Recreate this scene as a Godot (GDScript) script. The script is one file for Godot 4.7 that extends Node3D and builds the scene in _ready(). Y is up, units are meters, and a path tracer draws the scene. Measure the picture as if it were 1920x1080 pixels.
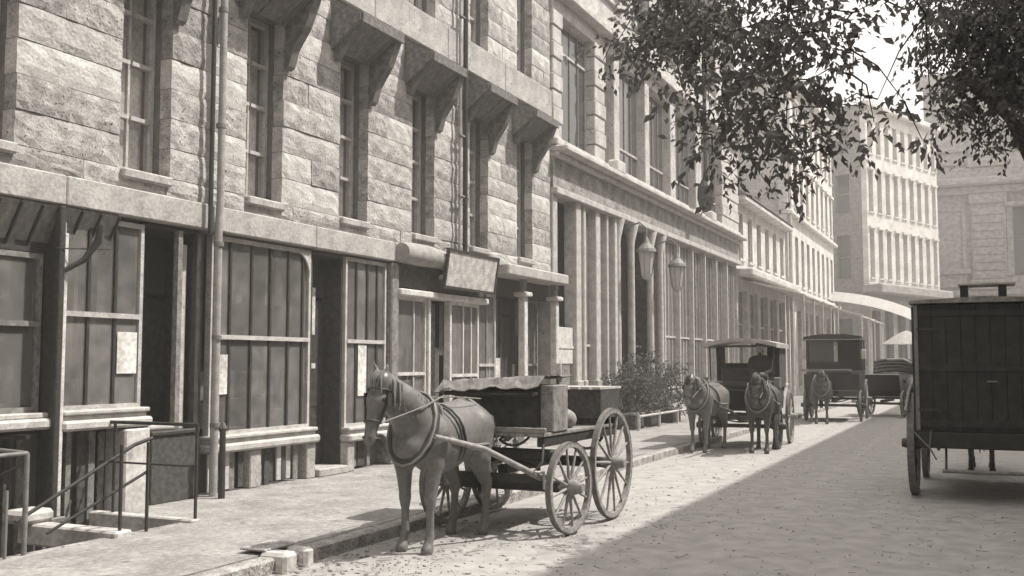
extends Node3D

const FX := -9.4          # the plane of the left-hand facades
const ROAD := -0.12
var M := {}
var fo := {}
var names := {}
var cache := {}
var rng := RandomNumberGenerator.new()

# ---------------------------------------------------------------- colours, textures, materials
func g(v: float, warm := 1.0) -> Color:
	return Color(v, v * lerpf(1.0, 0.957, warm), v * lerpf(1.0, 0.912, warm)).linear_to_srgb()

func noise_bytes(seed_: int, freq: float, oct: int, size: int, kind := FastNoiseLite.TYPE_SIMPLEX_SMOOTH) -> PackedByteArray:
	var n := FastNoiseLite.new()
	n.seed = seed_
	n.noise_type = kind
	n.frequency = freq
	n.fractal_octaves = oct
	var im := n.get_seamless_image(size, size)
	im.convert(Image.FORMAT_L8)
	return im.get_data()

# fine grain and coarse patches in one picture; lo..hi multiply the colour
func tex(seed_: int, fine: float, coarse: float, lo: float, hi: float, spots := 0.0, size := 512) -> ImageTexture:
	var a := noise_bytes(seed_, fine, 3, size)
	var b := noise_bytes(seed_ + 7, coarse, 4, size)
	var c := noise_bytes(seed_ + 13, fine * 0.45, 2, size)
	var out := PackedByteArray()
	out.resize(size * size * 3)
	for i in size * size:
		var t: float = (a[i] * 0.5 + b[i] * 0.5) / 255.0
		t = clampf((t - 0.5) * 1.7 + 0.5, 0.0, 1.0)
		var v := lerpf(lo, hi, t)
		if spots > 0.0 and c[i] < 72:
			v *= 1.0 - spots * (72.0 - c[i]) / 72.0
		var k := int(clampf(v, 0.0, 1.0) * 255.0)
		out[i * 3] = k
		out[i * 3 + 1] = k
		out[i * 3 + 2] = k
	var im := Image.create_from_data(size, size, false, Image.FORMAT_RGB8, out)
	im.generate_mipmaps()
	return ImageTexture.create_from_image(im)

func bump(seed_: int, freq: float, oct: int, strength: float, size := 512) -> ImageTexture:
	var n := FastNoiseLite.new()
	n.seed = seed_
	n.frequency = freq
	n.fractal_octaves = oct
	var im := n.get_seamless_image(size, size)
	im.convert(Image.FORMAT_RGBA8)
	im.bump_map_to_normal_map(strength)
	return ImageTexture.create_from_image(im)

func mat(key: String, v: float, rough := 0.8, t: Texture2D = null, scale_ := 1.0, nrm: Texture2D = null, nstr := 1.0, warm := 1.0) -> StandardMaterial3D:
	var m := StandardMaterial3D.new()
	m.resource_name = key
	m.albedo_color = g(v, warm)
	m.roughness = rough
	m.metallic_specular = 0.4
	if t:
		m.albedo_texture = t
	if nrm:
		m.normal_enabled = true
		m.normal_texture = nrm
		m.normal_scale = nstr
	if t or nrm:
		m.uv1_triplanar = true
		m.uv1_world_triplanar = true
		m.uv1_scale = Vector3.ONE * scale_
	M[key] = m
	return m

func materials():
	var t_stone := tex(11, 0.11, 0.012, 0.62, 1.0, 0.75)
	var t_soft := tex(23, 0.06, 0.008, 0.74, 1.0, 0.25)
	var t_wood := tex(31, 0.09, 0.015, 0.6, 1.0, 0.3)
	var t_dirt := tex(41, 0.2, 0.006, 0.82, 1.0, 0.0, 1024)
	var t_dust := tex(53, 0.03, 0.006, 0.72, 1.0, 0.0)
	var n_rock := bump(61, 0.05, 5, 9.0)
	var n_fine := bump(67, 0.12, 4, 5.0)
	mat("granite", 0.56, 0.93, t_stone, 0.55, n_rock, 0.22)
	mat("granite_b", 0.50, 0.93, t_stone, 0.5, n_rock, 0.22)
	mat("granite_c", 0.60, 0.93, t_stone, 0.6, n_rock, 0.22)
	mat("granite_d", 0.45, 0.93, t_stone, 0.62, n_rock, 0.25)
	mat("granite_e", 0.64, 0.93, t_soft, 0.7, n_rock, 0.22)
	mat("granite_f", 0.53, 0.93, t_soft, 0.55, n_rock, 0.3)
	mat("joint", 0.20, 0.95, t_soft, 1.0)
	mat("smooth_stone", 0.5, 0.9, t_soft, 0.5, n_fine, 0.14)
	mat("pale_stone", 0.6, 0.9, t_soft, 0.35, n_fine, 0.08)
	mat("grey_stone", 0.42, 0.92, t_stone, 0.3, n_fine, 0.15)
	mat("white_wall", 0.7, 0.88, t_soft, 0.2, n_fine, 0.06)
	mat("render_wall", 0.5, 0.9, t_soft, 0.2, n_fine, 0.1)
	mat("roof_slate", 0.2, 0.85, t_wood, 0.4)
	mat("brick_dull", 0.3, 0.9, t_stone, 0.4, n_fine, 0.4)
	mat("pale_paint", 0.58, 0.6, t_soft, 0.9)
	mat("white_paint", 0.72, 0.6, t_soft, 0.8)
	mat("mid_paint", 0.32, 0.6, t_wood, 0.9)
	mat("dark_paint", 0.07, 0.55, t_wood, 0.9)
	mat("bar_paint", 0.05, 0.6, t_wood, 1.1)
	mat("board", 0.3, 0.85, t_wood, 1.2, n_fine, 0.4)
	mat("board_dark", 0.10, 0.85, t_wood, 1.2, n_fine, 0.4)
	mat("iron", 0.06, 0.55, t_wood, 1.5)
	mat("iron_grey", 0.24, 0.6, t_soft, 1.3)
	mat("pipe", 0.42, 0.55, t_soft, 1.2)
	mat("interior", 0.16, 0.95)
	mat("canvas_dark", 0.09, 0.95, t_wood, 0.9)
	mat("canvas_grey", 0.4, 0.95, t_soft, 0.9)
	mat("sign_board", 0.72, 0.8, t_wood, 0.5)
	mat("tarpaulin", 0.26, 0.9, t_wood, 1.2)
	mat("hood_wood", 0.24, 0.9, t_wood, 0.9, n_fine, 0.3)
	mat("canvas_mid", 0.2, 0.95, t_wood, 0.9)
	mat("canvas", 0.62, 0.95, t_soft, 0.8)
	M.canvas.backlight_enabled = true
	M.canvas.backlight = g(0.6)
	mat("paper", 0.8, 0.9, t_dust, 0.7)
	mat("paper_grey", 0.55, 0.9, t_soft, 1.7)
	mat("dirt", 0.375, 0.97, t_dirt, 0.42, n_fine, 0.08)
	mat("paving", 0.355, 0.95, t_soft, 0.31, n_fine, 0.25)
	mat("kerb", 0.5, 0.93, t_stone, 0.7, n_rock, 0.5)
	mat("clod", 0.44, 0.97, t_dirt, 0.8)
	mat("dung", 0.26, 0.97, t_dirt, 0.9)
	mat("horse", 0.2, 0.38, t_soft, 4.0, n_fine, 0.12)
	mat("horse_dark", 0.1, 0.42, t_soft, 4.0, n_fine, 0.12)
	mat("hair", 0.05, 0.7, t_wood, 3.0)
	mat("mane_pale", 0.22, 0.7, t_wood, 3.0)
	mat("hoof", 0.3, 0.6, t_wood, 2.0)
	mat("leather", 0.045, 0.5)
	mat("strap", 0.2, 0.55)
	mat("wheel_wood", 0.42, 0.6, t_wood, 1.6)
	mat("wheel_dark", 0.09, 0.55, t_wood, 1.6)
	mat("tyre", 0.22, 0.5, t_wood, 1.6)
	mat("wagon_paint", 0.06, 0.55, t_wood, 0.9)
	mat("wagon_grey", 0.34, 0.7, t_wood, 0.9)
	mat("coach_black", 0.028, 0.3, t_wood, 0.8)
	mat("van_black", 0.045, 0.55, t_wood, 0.6)
	mat("skin", 0.5, 0.7)
	mat("coat", 0.035, 0.95)
	mat("bark", 0.07, 0.95, t_wood, 1.3, n_rock, 1.2)
	mat("shrub_leaf", 0.055, 0.7)
	var lf := mat("leaf", 0.095, 0.55)
	lf.backlight_enabled = true
	lf.backlight = g(0.12)
	var lf2 := mat("leaf_dark", 0.06, 0.6)
	lf2.backlight_enabled = true
	lf2.backlight = g(0.04)
	for a in [["glass_1", 0.28, 0.38], ["glass_2", 0.26, 0.5], ["glass_3", 0.31, 0.56], ["lantern_glass", 0.6, 0.6], ["pane_blind", 0.4, 0.14], ["glass", 0.30, 0.66], ["glass_dark", 0.09, 0.6], ["glass_clear", 0.3, 0.3]]:
		var gm := mat(a[0], a[1], 0.06)
		gm.transparency = BaseMaterial3D.TRANSPARENCY_ALPHA
		var c := gm.albedo_color
		c.a = a[2]
		gm.albedo_color = c
		gm.metallic_specular = 0.5
		if a[0] in ["glass_1", "glass_2", "glass_3"]:
			gm.albedo_texture = t_dust
			gm.uv1_triplanar = true
			gm.uv1_world_triplanar = true
			gm.uv1_scale = Vector3.ONE * 0.2

# ---------------------------------------------------------------- scene tree helpers
func numbered(called: String, parent: Node) -> String:
	var key := str(parent.get_instance_id()) + "/" + called
	var n: int = names.get(key, 0)
	names[key] = n + 1
	return called if n == 0 else "%s_%03d" % [called, n]

func tag(o: Node, label: String, category: String, group := ""):
	o.set_meta("label", label)
	o.set_meta("category", category)
	if group:
		o.set_meta("group", group)

func thing(called: String, label: String, category: String, at := Vector3.ZERO, turn := 0.0, group := "", in_world := false) -> Node3D:
	var o := Node3D.new()
	o.name = numbered(called, self)
	add_child(o)
	o.position = at
	o.rotation.y = turn
	fo[o] = at if in_world else Vector3.ZERO
	tag(o, label, category, group)
	return o

func copy_thing(src: Node3D, called: String, at: Vector3, turn: float, label := "") -> Node3D:
	var c: Node3D = src.duplicate()
	c.name = numbered(called, self)
	add_child(c)
	c.position = at
	c.rotation.y = turn
	if label:
		c.set_meta("label", label)
	return c

func part(called: String, mesh: Mesh, m: Material, parent: Node, pos := Vector3.ZERO, basis_ := Basis()) -> MeshInstance3D:
	var o := MeshInstance3D.new()
	o.name = numbered(called, parent)
	o.mesh = mesh
	o.material_override = m
	parent.add_child(o)
	o.transform = Transform3D(basis_, pos - fo.get(parent, Vector3.ZERO))
	fo[o] = pos
	return o

func setting(called: String, mesh: Mesh, m: Material, pos := Vector3.ZERO) -> MeshInstance3D:
	var o := part(called, mesh, m, self, pos)
	o.set_meta("kind", "structure")
	return o

# ---------------------------------------------------------------- shapes
func st_new() -> SurfaceTool:
	var st := SurfaceTool.new()
	st.begin(Mesh.PRIMITIVE_TRIANGLES)
	return st

func tri(st: SurfaceTool, a: Vector3, b: Vector3, c: Vector3, out: Vector3):
	var n := (b - a).cross(c - a)
	if n.length() < 1e-12:
		return
	n = n.normalized()
	if n.dot(out) < 0.0:
		n = -n
		var t := b
		b = c
		c = t
	st.set_normal(n)          # clockwise seen from outside
	st.add_vertex(a)
	st.set_normal(n)
	st.add_vertex(c)
	st.set_normal(n)
	st.add_vertex(b)

func quad(st: SurfaceTool, a: Vector3, b: Vector3, c: Vector3, d: Vector3, out: Vector3):
	tri(st, a, b, c, out)
	tri(st, a, c, d, out)

func add_box(st: SurfaceTool, a: Vector3, b: Vector3):
	var c := (a + b) * 0.5
	var h := (b - a).abs() * 0.5
	obox(st, c, Basis(), h)

func obox(st: SurfaceTool, c: Vector3, bs: Basis, h: Vector3):
	for ax in 3:
		for s in [-1.0, 1.0]:
			var n := Vector3.ZERO
			n[ax] = s
			var u := Vector3.ZERO
			u[(ax + 1) % 3] = h[(ax + 1) % 3]
			var v := Vector3.ZERO
			v[(ax + 2) % 3] = h[(ax + 2) % 3]
			var p: Vector3 = n * h[ax]
			quad(st, c + bs * (p - u - v), c + bs * (p + u - v), c + bs * (p + u + v), c + bs * (p - u + v), bs * n)

func chamfer(h: Vector3, e: float) -> Mesh:
	var st := st_new()
	var P := func(s: Vector3, ax: int) -> Vector3:
		var p := Vector3(s.x * (h.x - e), s.y * (h.y - e), s.z * (h.z - e))
		p[ax] = s[ax] * h[ax]
		return p
	for ax in 3:
		var u := (ax + 1) % 3
		var w := (ax + 2) % 3
		for s in [-1.0, 1.0]:
			var q := []
			for k in [[-1, -1], [1, -1], [1, 1], [-1, 1]]:
				var c := Vector3.ZERO
				c[ax] = s
				c[u] = k[0]
				c[w] = k[1]
				q.append(P.call(c, ax))
			quad(st, q[0], q[1], q[2], q[3], (q[0] + q[2]) * 0.5)
		for k in [[-1, -1], [1, -1], [1, 1], [-1, 1]]:
			var c0 := Vector3.ZERO
			c0[u] = k[0]
			c0[w] = k[1]
			var c1 := c0
			c0[ax] = -1
			c1[ax] = 1
			var dir := Vector3.ZERO
			dir[u] = k[0]
			dir[w] = k[1]
			quad(st, P.call(c0, u), P.call(c1, u), P.call(c1, w), P.call(c0, w), dir)
	for x in [-1, 1]:
		for y in [-1, 1]:
			for z in [-1, 1]:
				var c := Vector3(x, y, z)
				tri(st, P.call(c, 0), P.call(c, 1), P.call(c, 2), c)
	return st.commit()

func box_mesh(s: Vector3, e := 0.0) -> Mesh:
	var key := "%.3f %.3f %.3f %.3f" % [s.x, s.y, s.z, e]
	if not cache.has(key):
		if e > 0.0:
			cache[key] = chamfer(s * 0.5, minf(e, minf(s.x, minf(s.y, s.z)) * 0.4))
		else:
			var b := BoxMesh.new()
			b.size = s
			cache[key] = b
	return cache[key]

func bx(called: String, m: Material, parent: Node, a: Vector3, b: Vector3, e := 0.0) -> MeshInstance3D:
	return part(called, box_mesh((b - a).abs(), e), m, parent, (a + b) * 0.5)

func tube(st: SurfaceTool, pts: Array, rad: Array, sides := 8, caps := true):
	var rings := []
	var ref := Vector3.UP
	for i in pts.size():
		var d: Vector3
		if i == 0:
			d = pts[1] - pts[0]
		elif i == pts.size() - 1:
			d = pts[i] - pts[i - 1]
		else:
			d = (pts[i + 1] - pts[i - 1])
		d = d.normalized()
		if i == 0:
			ref = Vector3.RIGHT if absf(d.dot(Vector3.UP)) > 0.8 else Vector3.UP
		var u := ref.cross(d).normalized()
		var v := d.cross(u).normalized()
		ref = v
		var r: float = rad[mini(i, rad.size() - 1)]
		var ring := []
		for k in sides:
			var a := TAU * k / sides
			ring.append([pts[i] + (u * cos(a) + v * sin(a)) * r, u * cos(a) + v * sin(a)])
		rings.append(ring)
	for i in pts.size() - 1:
		for k in sides:
			var A = rings[i][k]
			var B = rings[i][(k + 1) % sides]
			var C = rings[i + 1][(k + 1) % sides]
			var D = rings[i + 1][k]
			for q in [[A, C, B], [A, D, C]]:
				for w in q:
					st.set_normal(w[1])
					st.add_vertex(w[0])
	if caps:
		for e in [0, pts.size() - 1]:
			var out: Vector3 = (pts[0] - pts[1]) if e == 0 else (pts[e] - pts[e - 1])
			for k in sides:
				tri(st, pts[e], rings[e][k][0], rings[e][(k + 1) % sides][0], out)

func rod(called: String, m: Material, parent: Node, pts: Array, rad, sides := 8) -> MeshInstance3D:
	var st := st_new()
	tube(st, pts, rad if rad is Array else [rad], sides)
	return part(called, st.commit(), m, parent)

func ring_mesh(r0: float, r1: float, w: float, seg := 32) -> Mesh:      # a felloe round the x axis
	var st := st_new()
	for i in seg:
		var a := TAU * i / seg
		var b := TAU * (i + 1) / seg
		var da := Vector3(0, cos(a), sin(a))
		var db := Vector3(0, cos(b), sin(b))
		var x := Vector3(w * 0.5, 0, 0)
		quad(st, da * r1 - x, db * r1 - x, db * r1 + x, da * r1 + x, da)
		quad(st, da * r0 - x, db * r0 - x, db * r0 + x, da * r0 + x, -da)
		quad(st, da * r0 + x, db * r0 + x, db * r1 + x, da * r1 + x, x)
		quad(st, da * r0 - x, db * r0 - x, db * r1 - x, da * r1 - x, -x)
	return st.commit()

func prism(pts: Array, a: Vector3, b: Vector3, out_ax: Vector3) -> Mesh:  # polygon pts swept from a to b along out_ax
	var st := st_new()
	var c := Vector3.ZERO
	for p in pts:
		c += p
	c /= pts.size()
	for i in pts.size():
		var p: Vector3 = pts[i]
		var q: Vector3 = pts[(i + 1) % pts.size()]
		quad(st, p + a, q + a, q + b, p + b, (p + q) * 0.5 - c)
		tri(st, c + a, p + a, q + a, -out_ax)
		tri(st, c + b, p + b, q + b, out_ax)
	return st.commit()

# ---------------------------------------------------------------- bodies: tapered bones, smooth minimum, surface nets
func body_mesh(bones: Array, cell: float, k := 0.06) -> Mesh:
	var lo := Vector3.INF
	var hi := -Vector3.INF
	for b in bones:
		for e in 2:
			var p: Vector3 = b[e]
			var r: float = b[2 + e]
			lo = lo.min(p - Vector3.ONE * r)
			hi = hi.max(p + Vector3.ONE * r)
	lo -= Vector3.ONE * cell * 3.0
	hi += Vector3.ONE * cell * 3.0
	var nx := int((hi.x - lo.x) / cell) + 2
	var ny := int((hi.y - lo.y) / cell) + 2
	var nz := int((hi.z - lo.z) / cell) + 2
	var f := PackedFloat32Array()
	f.resize(nx * ny * nz)
	f.fill(10.0)
	for b in bones:
		var A: Vector3 = b[0]
		var B: Vector3 = b[1]
		var ra: float = b[2]
		var rb: float = b[3]
		var kk: float = b[4] if b.size() > 4 else k
		var mg := maxf(ra, rb) + kk + cell * 2.0
		var l3 := (A.min(B) - Vector3.ONE * mg - lo) / cell
		var h3 := (A.max(B) + Vector3.ONE * mg - lo) / cell
		var ab := B - A
		var L2 := maxf(ab.length_squared(), 1e-9)
		for iz in range(maxi(0, int(l3.z)), mini(nz - 1, int(h3.z) + 1) + 1):
			for iy in range(maxi(0, int(l3.y)), mini(ny - 1, int(h3.y) + 1) + 1):
				var base := (iz * ny + iy) * nx
				for ix in range(maxi(0, int(l3.x)), mini(nx - 1, int(h3.x) + 1) + 1):
					var p := lo + Vector3(ix, iy, iz) * cell
					var t := clampf((p - A).dot(ab) / L2, 0.0, 1.0)
					var d := (p - A - ab * t).length() - lerpf(ra, rb, t)
					var o := f[base + ix]
					var h := clampf(0.5 + 0.5 * (o - d) / kk, 0.0, 1.0)
					f[base + ix] = lerpf(o, d, h) - kk * h * (1.0 - h) if o < 9.0 else d
	var idx := {}
	var verts := PackedVector3Array()
	var off := [0, 1, nx, nx + 1, nx * ny, nx * ny + 1, nx * ny + nx, nx * ny + nx + 1]
	var corner := []
	for i in 8:
		corner.append(Vector3(i & 1, (i >> 1) & 1, (i >> 2) & 1))
	var edges := [[0, 1], [2, 3], [4, 5], [6, 7], [0, 2], [1, 3], [4, 6], [5, 7], [0, 4], [1, 5], [2, 6], [3, 7]]
	for iz in nz - 1:
		for iy in ny - 1:
			for ix in nx - 1:
				var b0 := (iz * ny + iy) * nx + ix
				var s0 := f[b0]
				if s0 > 0.6:
					continue
				var mask := 0
				for i in 8:
					if f[b0 + off[i]] < 0.0:
						mask += 1
				if mask == 0 or mask == 8:
					continue
				var sum := Vector3.ZERO
				var cnt := 0
				for e in edges:
					var va := f[b0 + off[e[0]]]
					var vb := f[b0 + off[e[1]]]
					if (va < 0.0) != (vb < 0.0):
						var ca: Vector3 = corner[e[0]]
						sum += ca.lerp(corner[e[1]], va / (va - vb))
						cnt += 1
				idx[b0] = verts.size()
				verts.append(lo + (Vector3(ix, iy, iz) + sum / cnt) * cell)
	var tris := PackedInt32Array()
	var steps := [1, nx, nx * ny]
	for b0 in idx:
		for ax in 3:
			var s1: int = steps[(ax + 1) % 3]
			var s2: int = steps[(ax + 2) % 3]
			var a0 := f[b0]
			var a1 := f[b0 + steps[ax]]
			if (a0 < 0.0) == (a1 < 0.0):
				continue
			if not (idx.has(b0 - s1) and idx.has(b0 - s2) and idx.has(b0 - s1 - s2)):
				continue
			var q := [idx[b0], idx[b0 - s1], idx[b0 - s1 - s2], idx[b0 - s2]]
			if a0 < 0.0:
				tris.append_array(PackedInt32Array([q[0], q[2], q[1], q[0], q[3], q[2]]))
			else:
				tris.append_array(PackedInt32Array([q[0], q[1], q[2], q[0], q[2], q[3]]))
	var nrm := PackedVector3Array()
	nrm.resize(verts.size())
	for i in range(0, tris.size(), 3):
		var n := (verts[tris[i + 2]] - verts[tris[i]]).cross(verts[tris[i + 1]] - verts[tris[i]])
		for j in 3:
			nrm[tris[i + j]] += n
	for i in nrm.size():
		nrm[i] = nrm[i].normalized()
	var arr := []
	arr.resize(Mesh.ARRAY_MAX)
	arr[Mesh.ARRAY_VERTEX] = verts
	arr[Mesh.ARRAY_NORMAL] = nrm
	arr[Mesh.ARRAY_INDEX] = tris
	var am := ArrayMesh.new()
	am.add_surface_from_arrays(Mesh.PRIMITIVE_TRIANGLES, arr)
	return am

func rough_lump(seed_: int, seg := 7, rows := 4) -> Mesh:
	var st := st_new()
	var r := RandomNumberGenerator.new()
	r.seed = seed_
	var grid := []
	for j in rows + 1:
		var row := []
		for i in seg:
			var th := PI * j / rows
			var ph := TAU * i / seg
			var d := Vector3(sin(th) * cos(ph), cos(th), sin(th) * sin(ph))
			row.append(d * (0.5 * r.randf_range(0.72, 1.15)))
		grid.append(row)
	for j in rows:
		for i in seg:
			var a: Vector3 = grid[j][i]
			var b: Vector3 = grid[j][(i + 1) % seg]
			var c: Vector3 = grid[j + 1][(i + 1) % seg]
			var d: Vector3 = grid[j + 1][i]
			if j == 0:
				a = grid[0][0]
				b = a
			if j == rows - 1:
				c = grid[rows][0]
				d = c
			quad(st, a, b, c, d, a + b + c + d)
	return st.commit()

# ---------------------------------------------------------------- the scene
func _ready():
	rng.seed = 1886
	var cam := Camera3D.new()
	cam.name = "camera"
	add_child(cam)
	cam.position = Vector3(0, 1.75, 0)
	cam.rotation = Vector3(atan(140.0 / 1900.0), deg_to_rad(25.1), 0)
	cam.fov = rad_to_deg(2.0 * atan(540.0 / 1900.0))
	cam.near = 0.05
	cam.far = 2000.0
	cam.current = true
	var env := Environment.new()
	env.background_mode = Environment.BG_SKY
	var sky := Sky.new()
	var sm := ProceduralSkyMaterial.new()
	sm.sky_top_color = g(1.0, 0.9)
	sm.sky_horizon_color = g(0.42, 0.9)
	sm.sky_curve = 0.8
	sm.ground_bottom_color = g(0.3)
	sm.ground_horizon_color = g(0.4)
	sm.sun_angle_max = 0.0
	sky.sky_material = sm
	env.sky = sky
	env.background_energy_multiplier = 1.85
	env.tonemap_mode = Environment.TONE_MAPPER_LINEAR
	env.tonemap_exposure = 1.4
	env.fog_enabled = true
	env.fog_density = 0.0035
	env.fog_light_color = g(0.9)
	env.sdfgi_enabled = true
	env.ssao_enabled = true
	env.ssil_enabled = true
	var we := WorldEnvironment.new()
	we.name = "environment"
	we.environment = env
	add_child(we)
	var sun := DirectionalLight3D.new()
	sun.name = "sun"
	sun.light_color = Color(1.0, 0.985, 0.955)
	sun.light_energy = 1.6
	sun.light_angular_distance = 0.5
	sun.shadow_enabled = true
	add_child(sun)
	sun.look_at_from_position(Vector3(1.0, 1.7, -0.62) * 20.0, Vector3.ZERO)
	materials()
	print("ground"); ground()
	print("facades"); granite_building()
	shopfronts()
	areaway()
	iron_front_building()
	far_buildings()
	across_the_street()
	print("vehicles"); vehicles()
	print("trees"); trees()
	print("small"); small_things()
	print("done")

# ---------------------------------------------------------------- ground
func ground():
	var big := PlaneMesh.new()
	big.size = Vector2(900, 900)
	setting("ground", big, M.dirt, Vector3(0, -2.6, -100))
	# the roadway: earth with wheel ruts, a shallow gutter at the kerb
	var n := FastNoiseLite.new()
	n.seed = 5
	n.frequency = 0.9
	n.fractal_octaves = 4
	var n2 := FastNoiseLite.new()
	n2.seed = 9
	n2.frequency = 0.12
	var xs := []
	var x := -5.9
	while x < 2.3:
		xs.append(x)
		x += 0.1
	xs.append(2.3)
	var zs := []
	var z := 24.0
	while z > -125.0:
		zs.append(z)
		z -= 0.1 if z > -22.0 and z < -2.0 else (0.3 if z > -45.0 and z < 0.0 else 2.5)
	var H := func(px: float, pz: float) -> float:
		var rut := 0.0
		for c in [-4.1, -2.75, -1.5, -0.1]:
			var d: float = px - c - n2.get_noise_2d(pz * 0.8, c * 40.0) * 0.35
			rut -= 0.026 * exp(-d * d / 0.012)
		var gut: float = -0.03 * exp(-pow((px + 5.75) / 0.22, 2.0))
		return ROAD + n.get_noise_2d(px * 0.7, pz * 0.5) * 0.003 + n.get_noise_2d(px * 4.0, pz * 4.0) * 0.002 + rut + gut
	var verts := PackedVector3Array()
	var nrm := PackedVector3Array()
	var ids := PackedInt32Array()
	for zz in zs:
		for xx in xs:
			verts.append(Vector3(xx, H.call(xx, zz), zz))
	var w := xs.size()
	nrm.resize(verts.size())
	for j in zs.size() - 1:
		for i in w - 1:
			var a := j * w + i
			ids.append_array(PackedInt32Array([a, a + w, a + 1, a + 1, a + w, a + w + 1]))
	for i in range(0, ids.size(), 3):
		var nn := (verts[ids[i + 2]] - verts[ids[i]]).cross(verts[ids[i + 1]] - verts[ids[i]])
		if nn.y < 0.0:
			nn = -nn
			var t := ids[i + 1]
			ids[i + 1] = ids[i + 2]
			ids[i + 2] = t
		for k in 3:
			nrm[ids[i + k]] += nn
	for i in nrm.size():
		nrm[i] = nrm[i].normalized()
	var arr := []
	arr.resize(Mesh.ARRAY_MAX)
	arr[Mesh.ARRAY_VERTEX] = verts
	arr[Mesh.ARRAY_NORMAL] = nrm
	arr[Mesh.ARRAY_INDEX] = ids
	var am := ArrayMesh.new()
	am.add_surface_from_arrays(Mesh.PRIMITIVE_TRIANGLES, arr)
	setting("road", am, M.dirt)
	# the pavement on the left, open over the two areaways
	var st := st_new()
	add_box(st, Vector3(-7.95, -0.3, 24), Vector3(-6.06, 0.0, -125))
	add_box(st, Vector3(-9.75, -0.3, 24), Vector3(-7.95, 0.0, -5.4))
	add_box(st, Vector3(-9.75, -0.3, -8.82), Vector3(-7.95, 0.0, -125))
	var pv := setting("pavement", st.commit(), M.paving)
	var kz := 8.0
	var kl := [1.5, 1.9, 1.25, 1.7]
	var ki := 0
	while kz > -70.0:
		var l: float = kl[ki % 4]
		var dx := rng.randf_range(-0.012, 0.012)
		bx("kerb_stone", M.kerb, pv, Vector3(-6.05 + dx, -0.32, kz - l + 0.012), Vector3(-5.87 + dx, 0.004 + rng.randf_range(-0.008, 0.008), kz), 0.02)
		kz -= l
		ki += 1
	var st2 := st_new()
	add_box(st2, Vector3(2.5, -0.3, 24), Vector3(6.4, 0.0, -70))
	var pv2 := setting("pavement_opposite", st2.commit(), M.paving)
	kz = 8.0
	while kz > -40.0:
		bx("kerb_stone", M.kerb, pv2, Vector3(2.3, -0.32, kz - 1.88), Vector3(2.49, 0.004, kz), 0.02)
		kz -= 1.9

# ---------------------------------------------------------------- granite building
const PITCH := 2.285
const OPEN := 0.82
const C := 0.392

func rock_variants() -> Array:
	var out := []
	var n := FastNoiseLite.new()
	n.frequency = 2.2
	n.fractal_octaves = 3
	for v in 12:
		n.seed = 100 + v
		var st := st_new()
		var W := 7
		var Hh := 4
		var P := []
		for j in Hh + 1:
			var row := []
			for i in W + 1:
				var u := float(i) / W - 0.5
				var t := float(j) / Hh - 0.5
				var edge := i == 0 or i == W or j == 0 or j == Hh
				var uu := u
				var tt := t
				var d := -0.010
				if not edge:
					d = 0.006 + n.get_noise_2d(u * 2.0, t) * 0.014
					uu += n.get_noise_2d(u * 9.0 + 50.0, t * 9.0) * 0.05
					tt += n.get_noise_2d(u * 9.0, t * 9.0 + 70.0) * 0.10
				else:
					d += n.get_noise_2d(u * 7.0 + 9.0, t * 5.0) * 0.012
				row.append(Vector3(d, tt, uu))
			P.append(row)
		for j in Hh:
			for i in W:
				quad(st, P[j][i], P[j][i + 1], P[j + 1][i + 1], P[j + 1][i], Vector3.RIGHT)
		for i in W:
			for e in [0, Hh]:
				var a: Vector3 = P[e][i]
				var b: Vector3 = P[e][i + 1]
				quad(st, a, b, Vector3(-0.2, b.y, b.z), Vector3(-0.2, a.y, a.z), Vector3(0, -1 if e == 0 else 1, 0))
		for j in Hh:
			for e in [0, W]:
				var a: Vector3 = P[j][e]
				var b: Vector3 = P[j + 1][e]
				quad(st, a, b, Vector3(-0.2, b.y, b.z), Vector3(-0.2, a.y, a.z), Vector3(0, 0, -1 if e == 0 else 1))
		out.append(st.commit())
	return out

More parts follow.
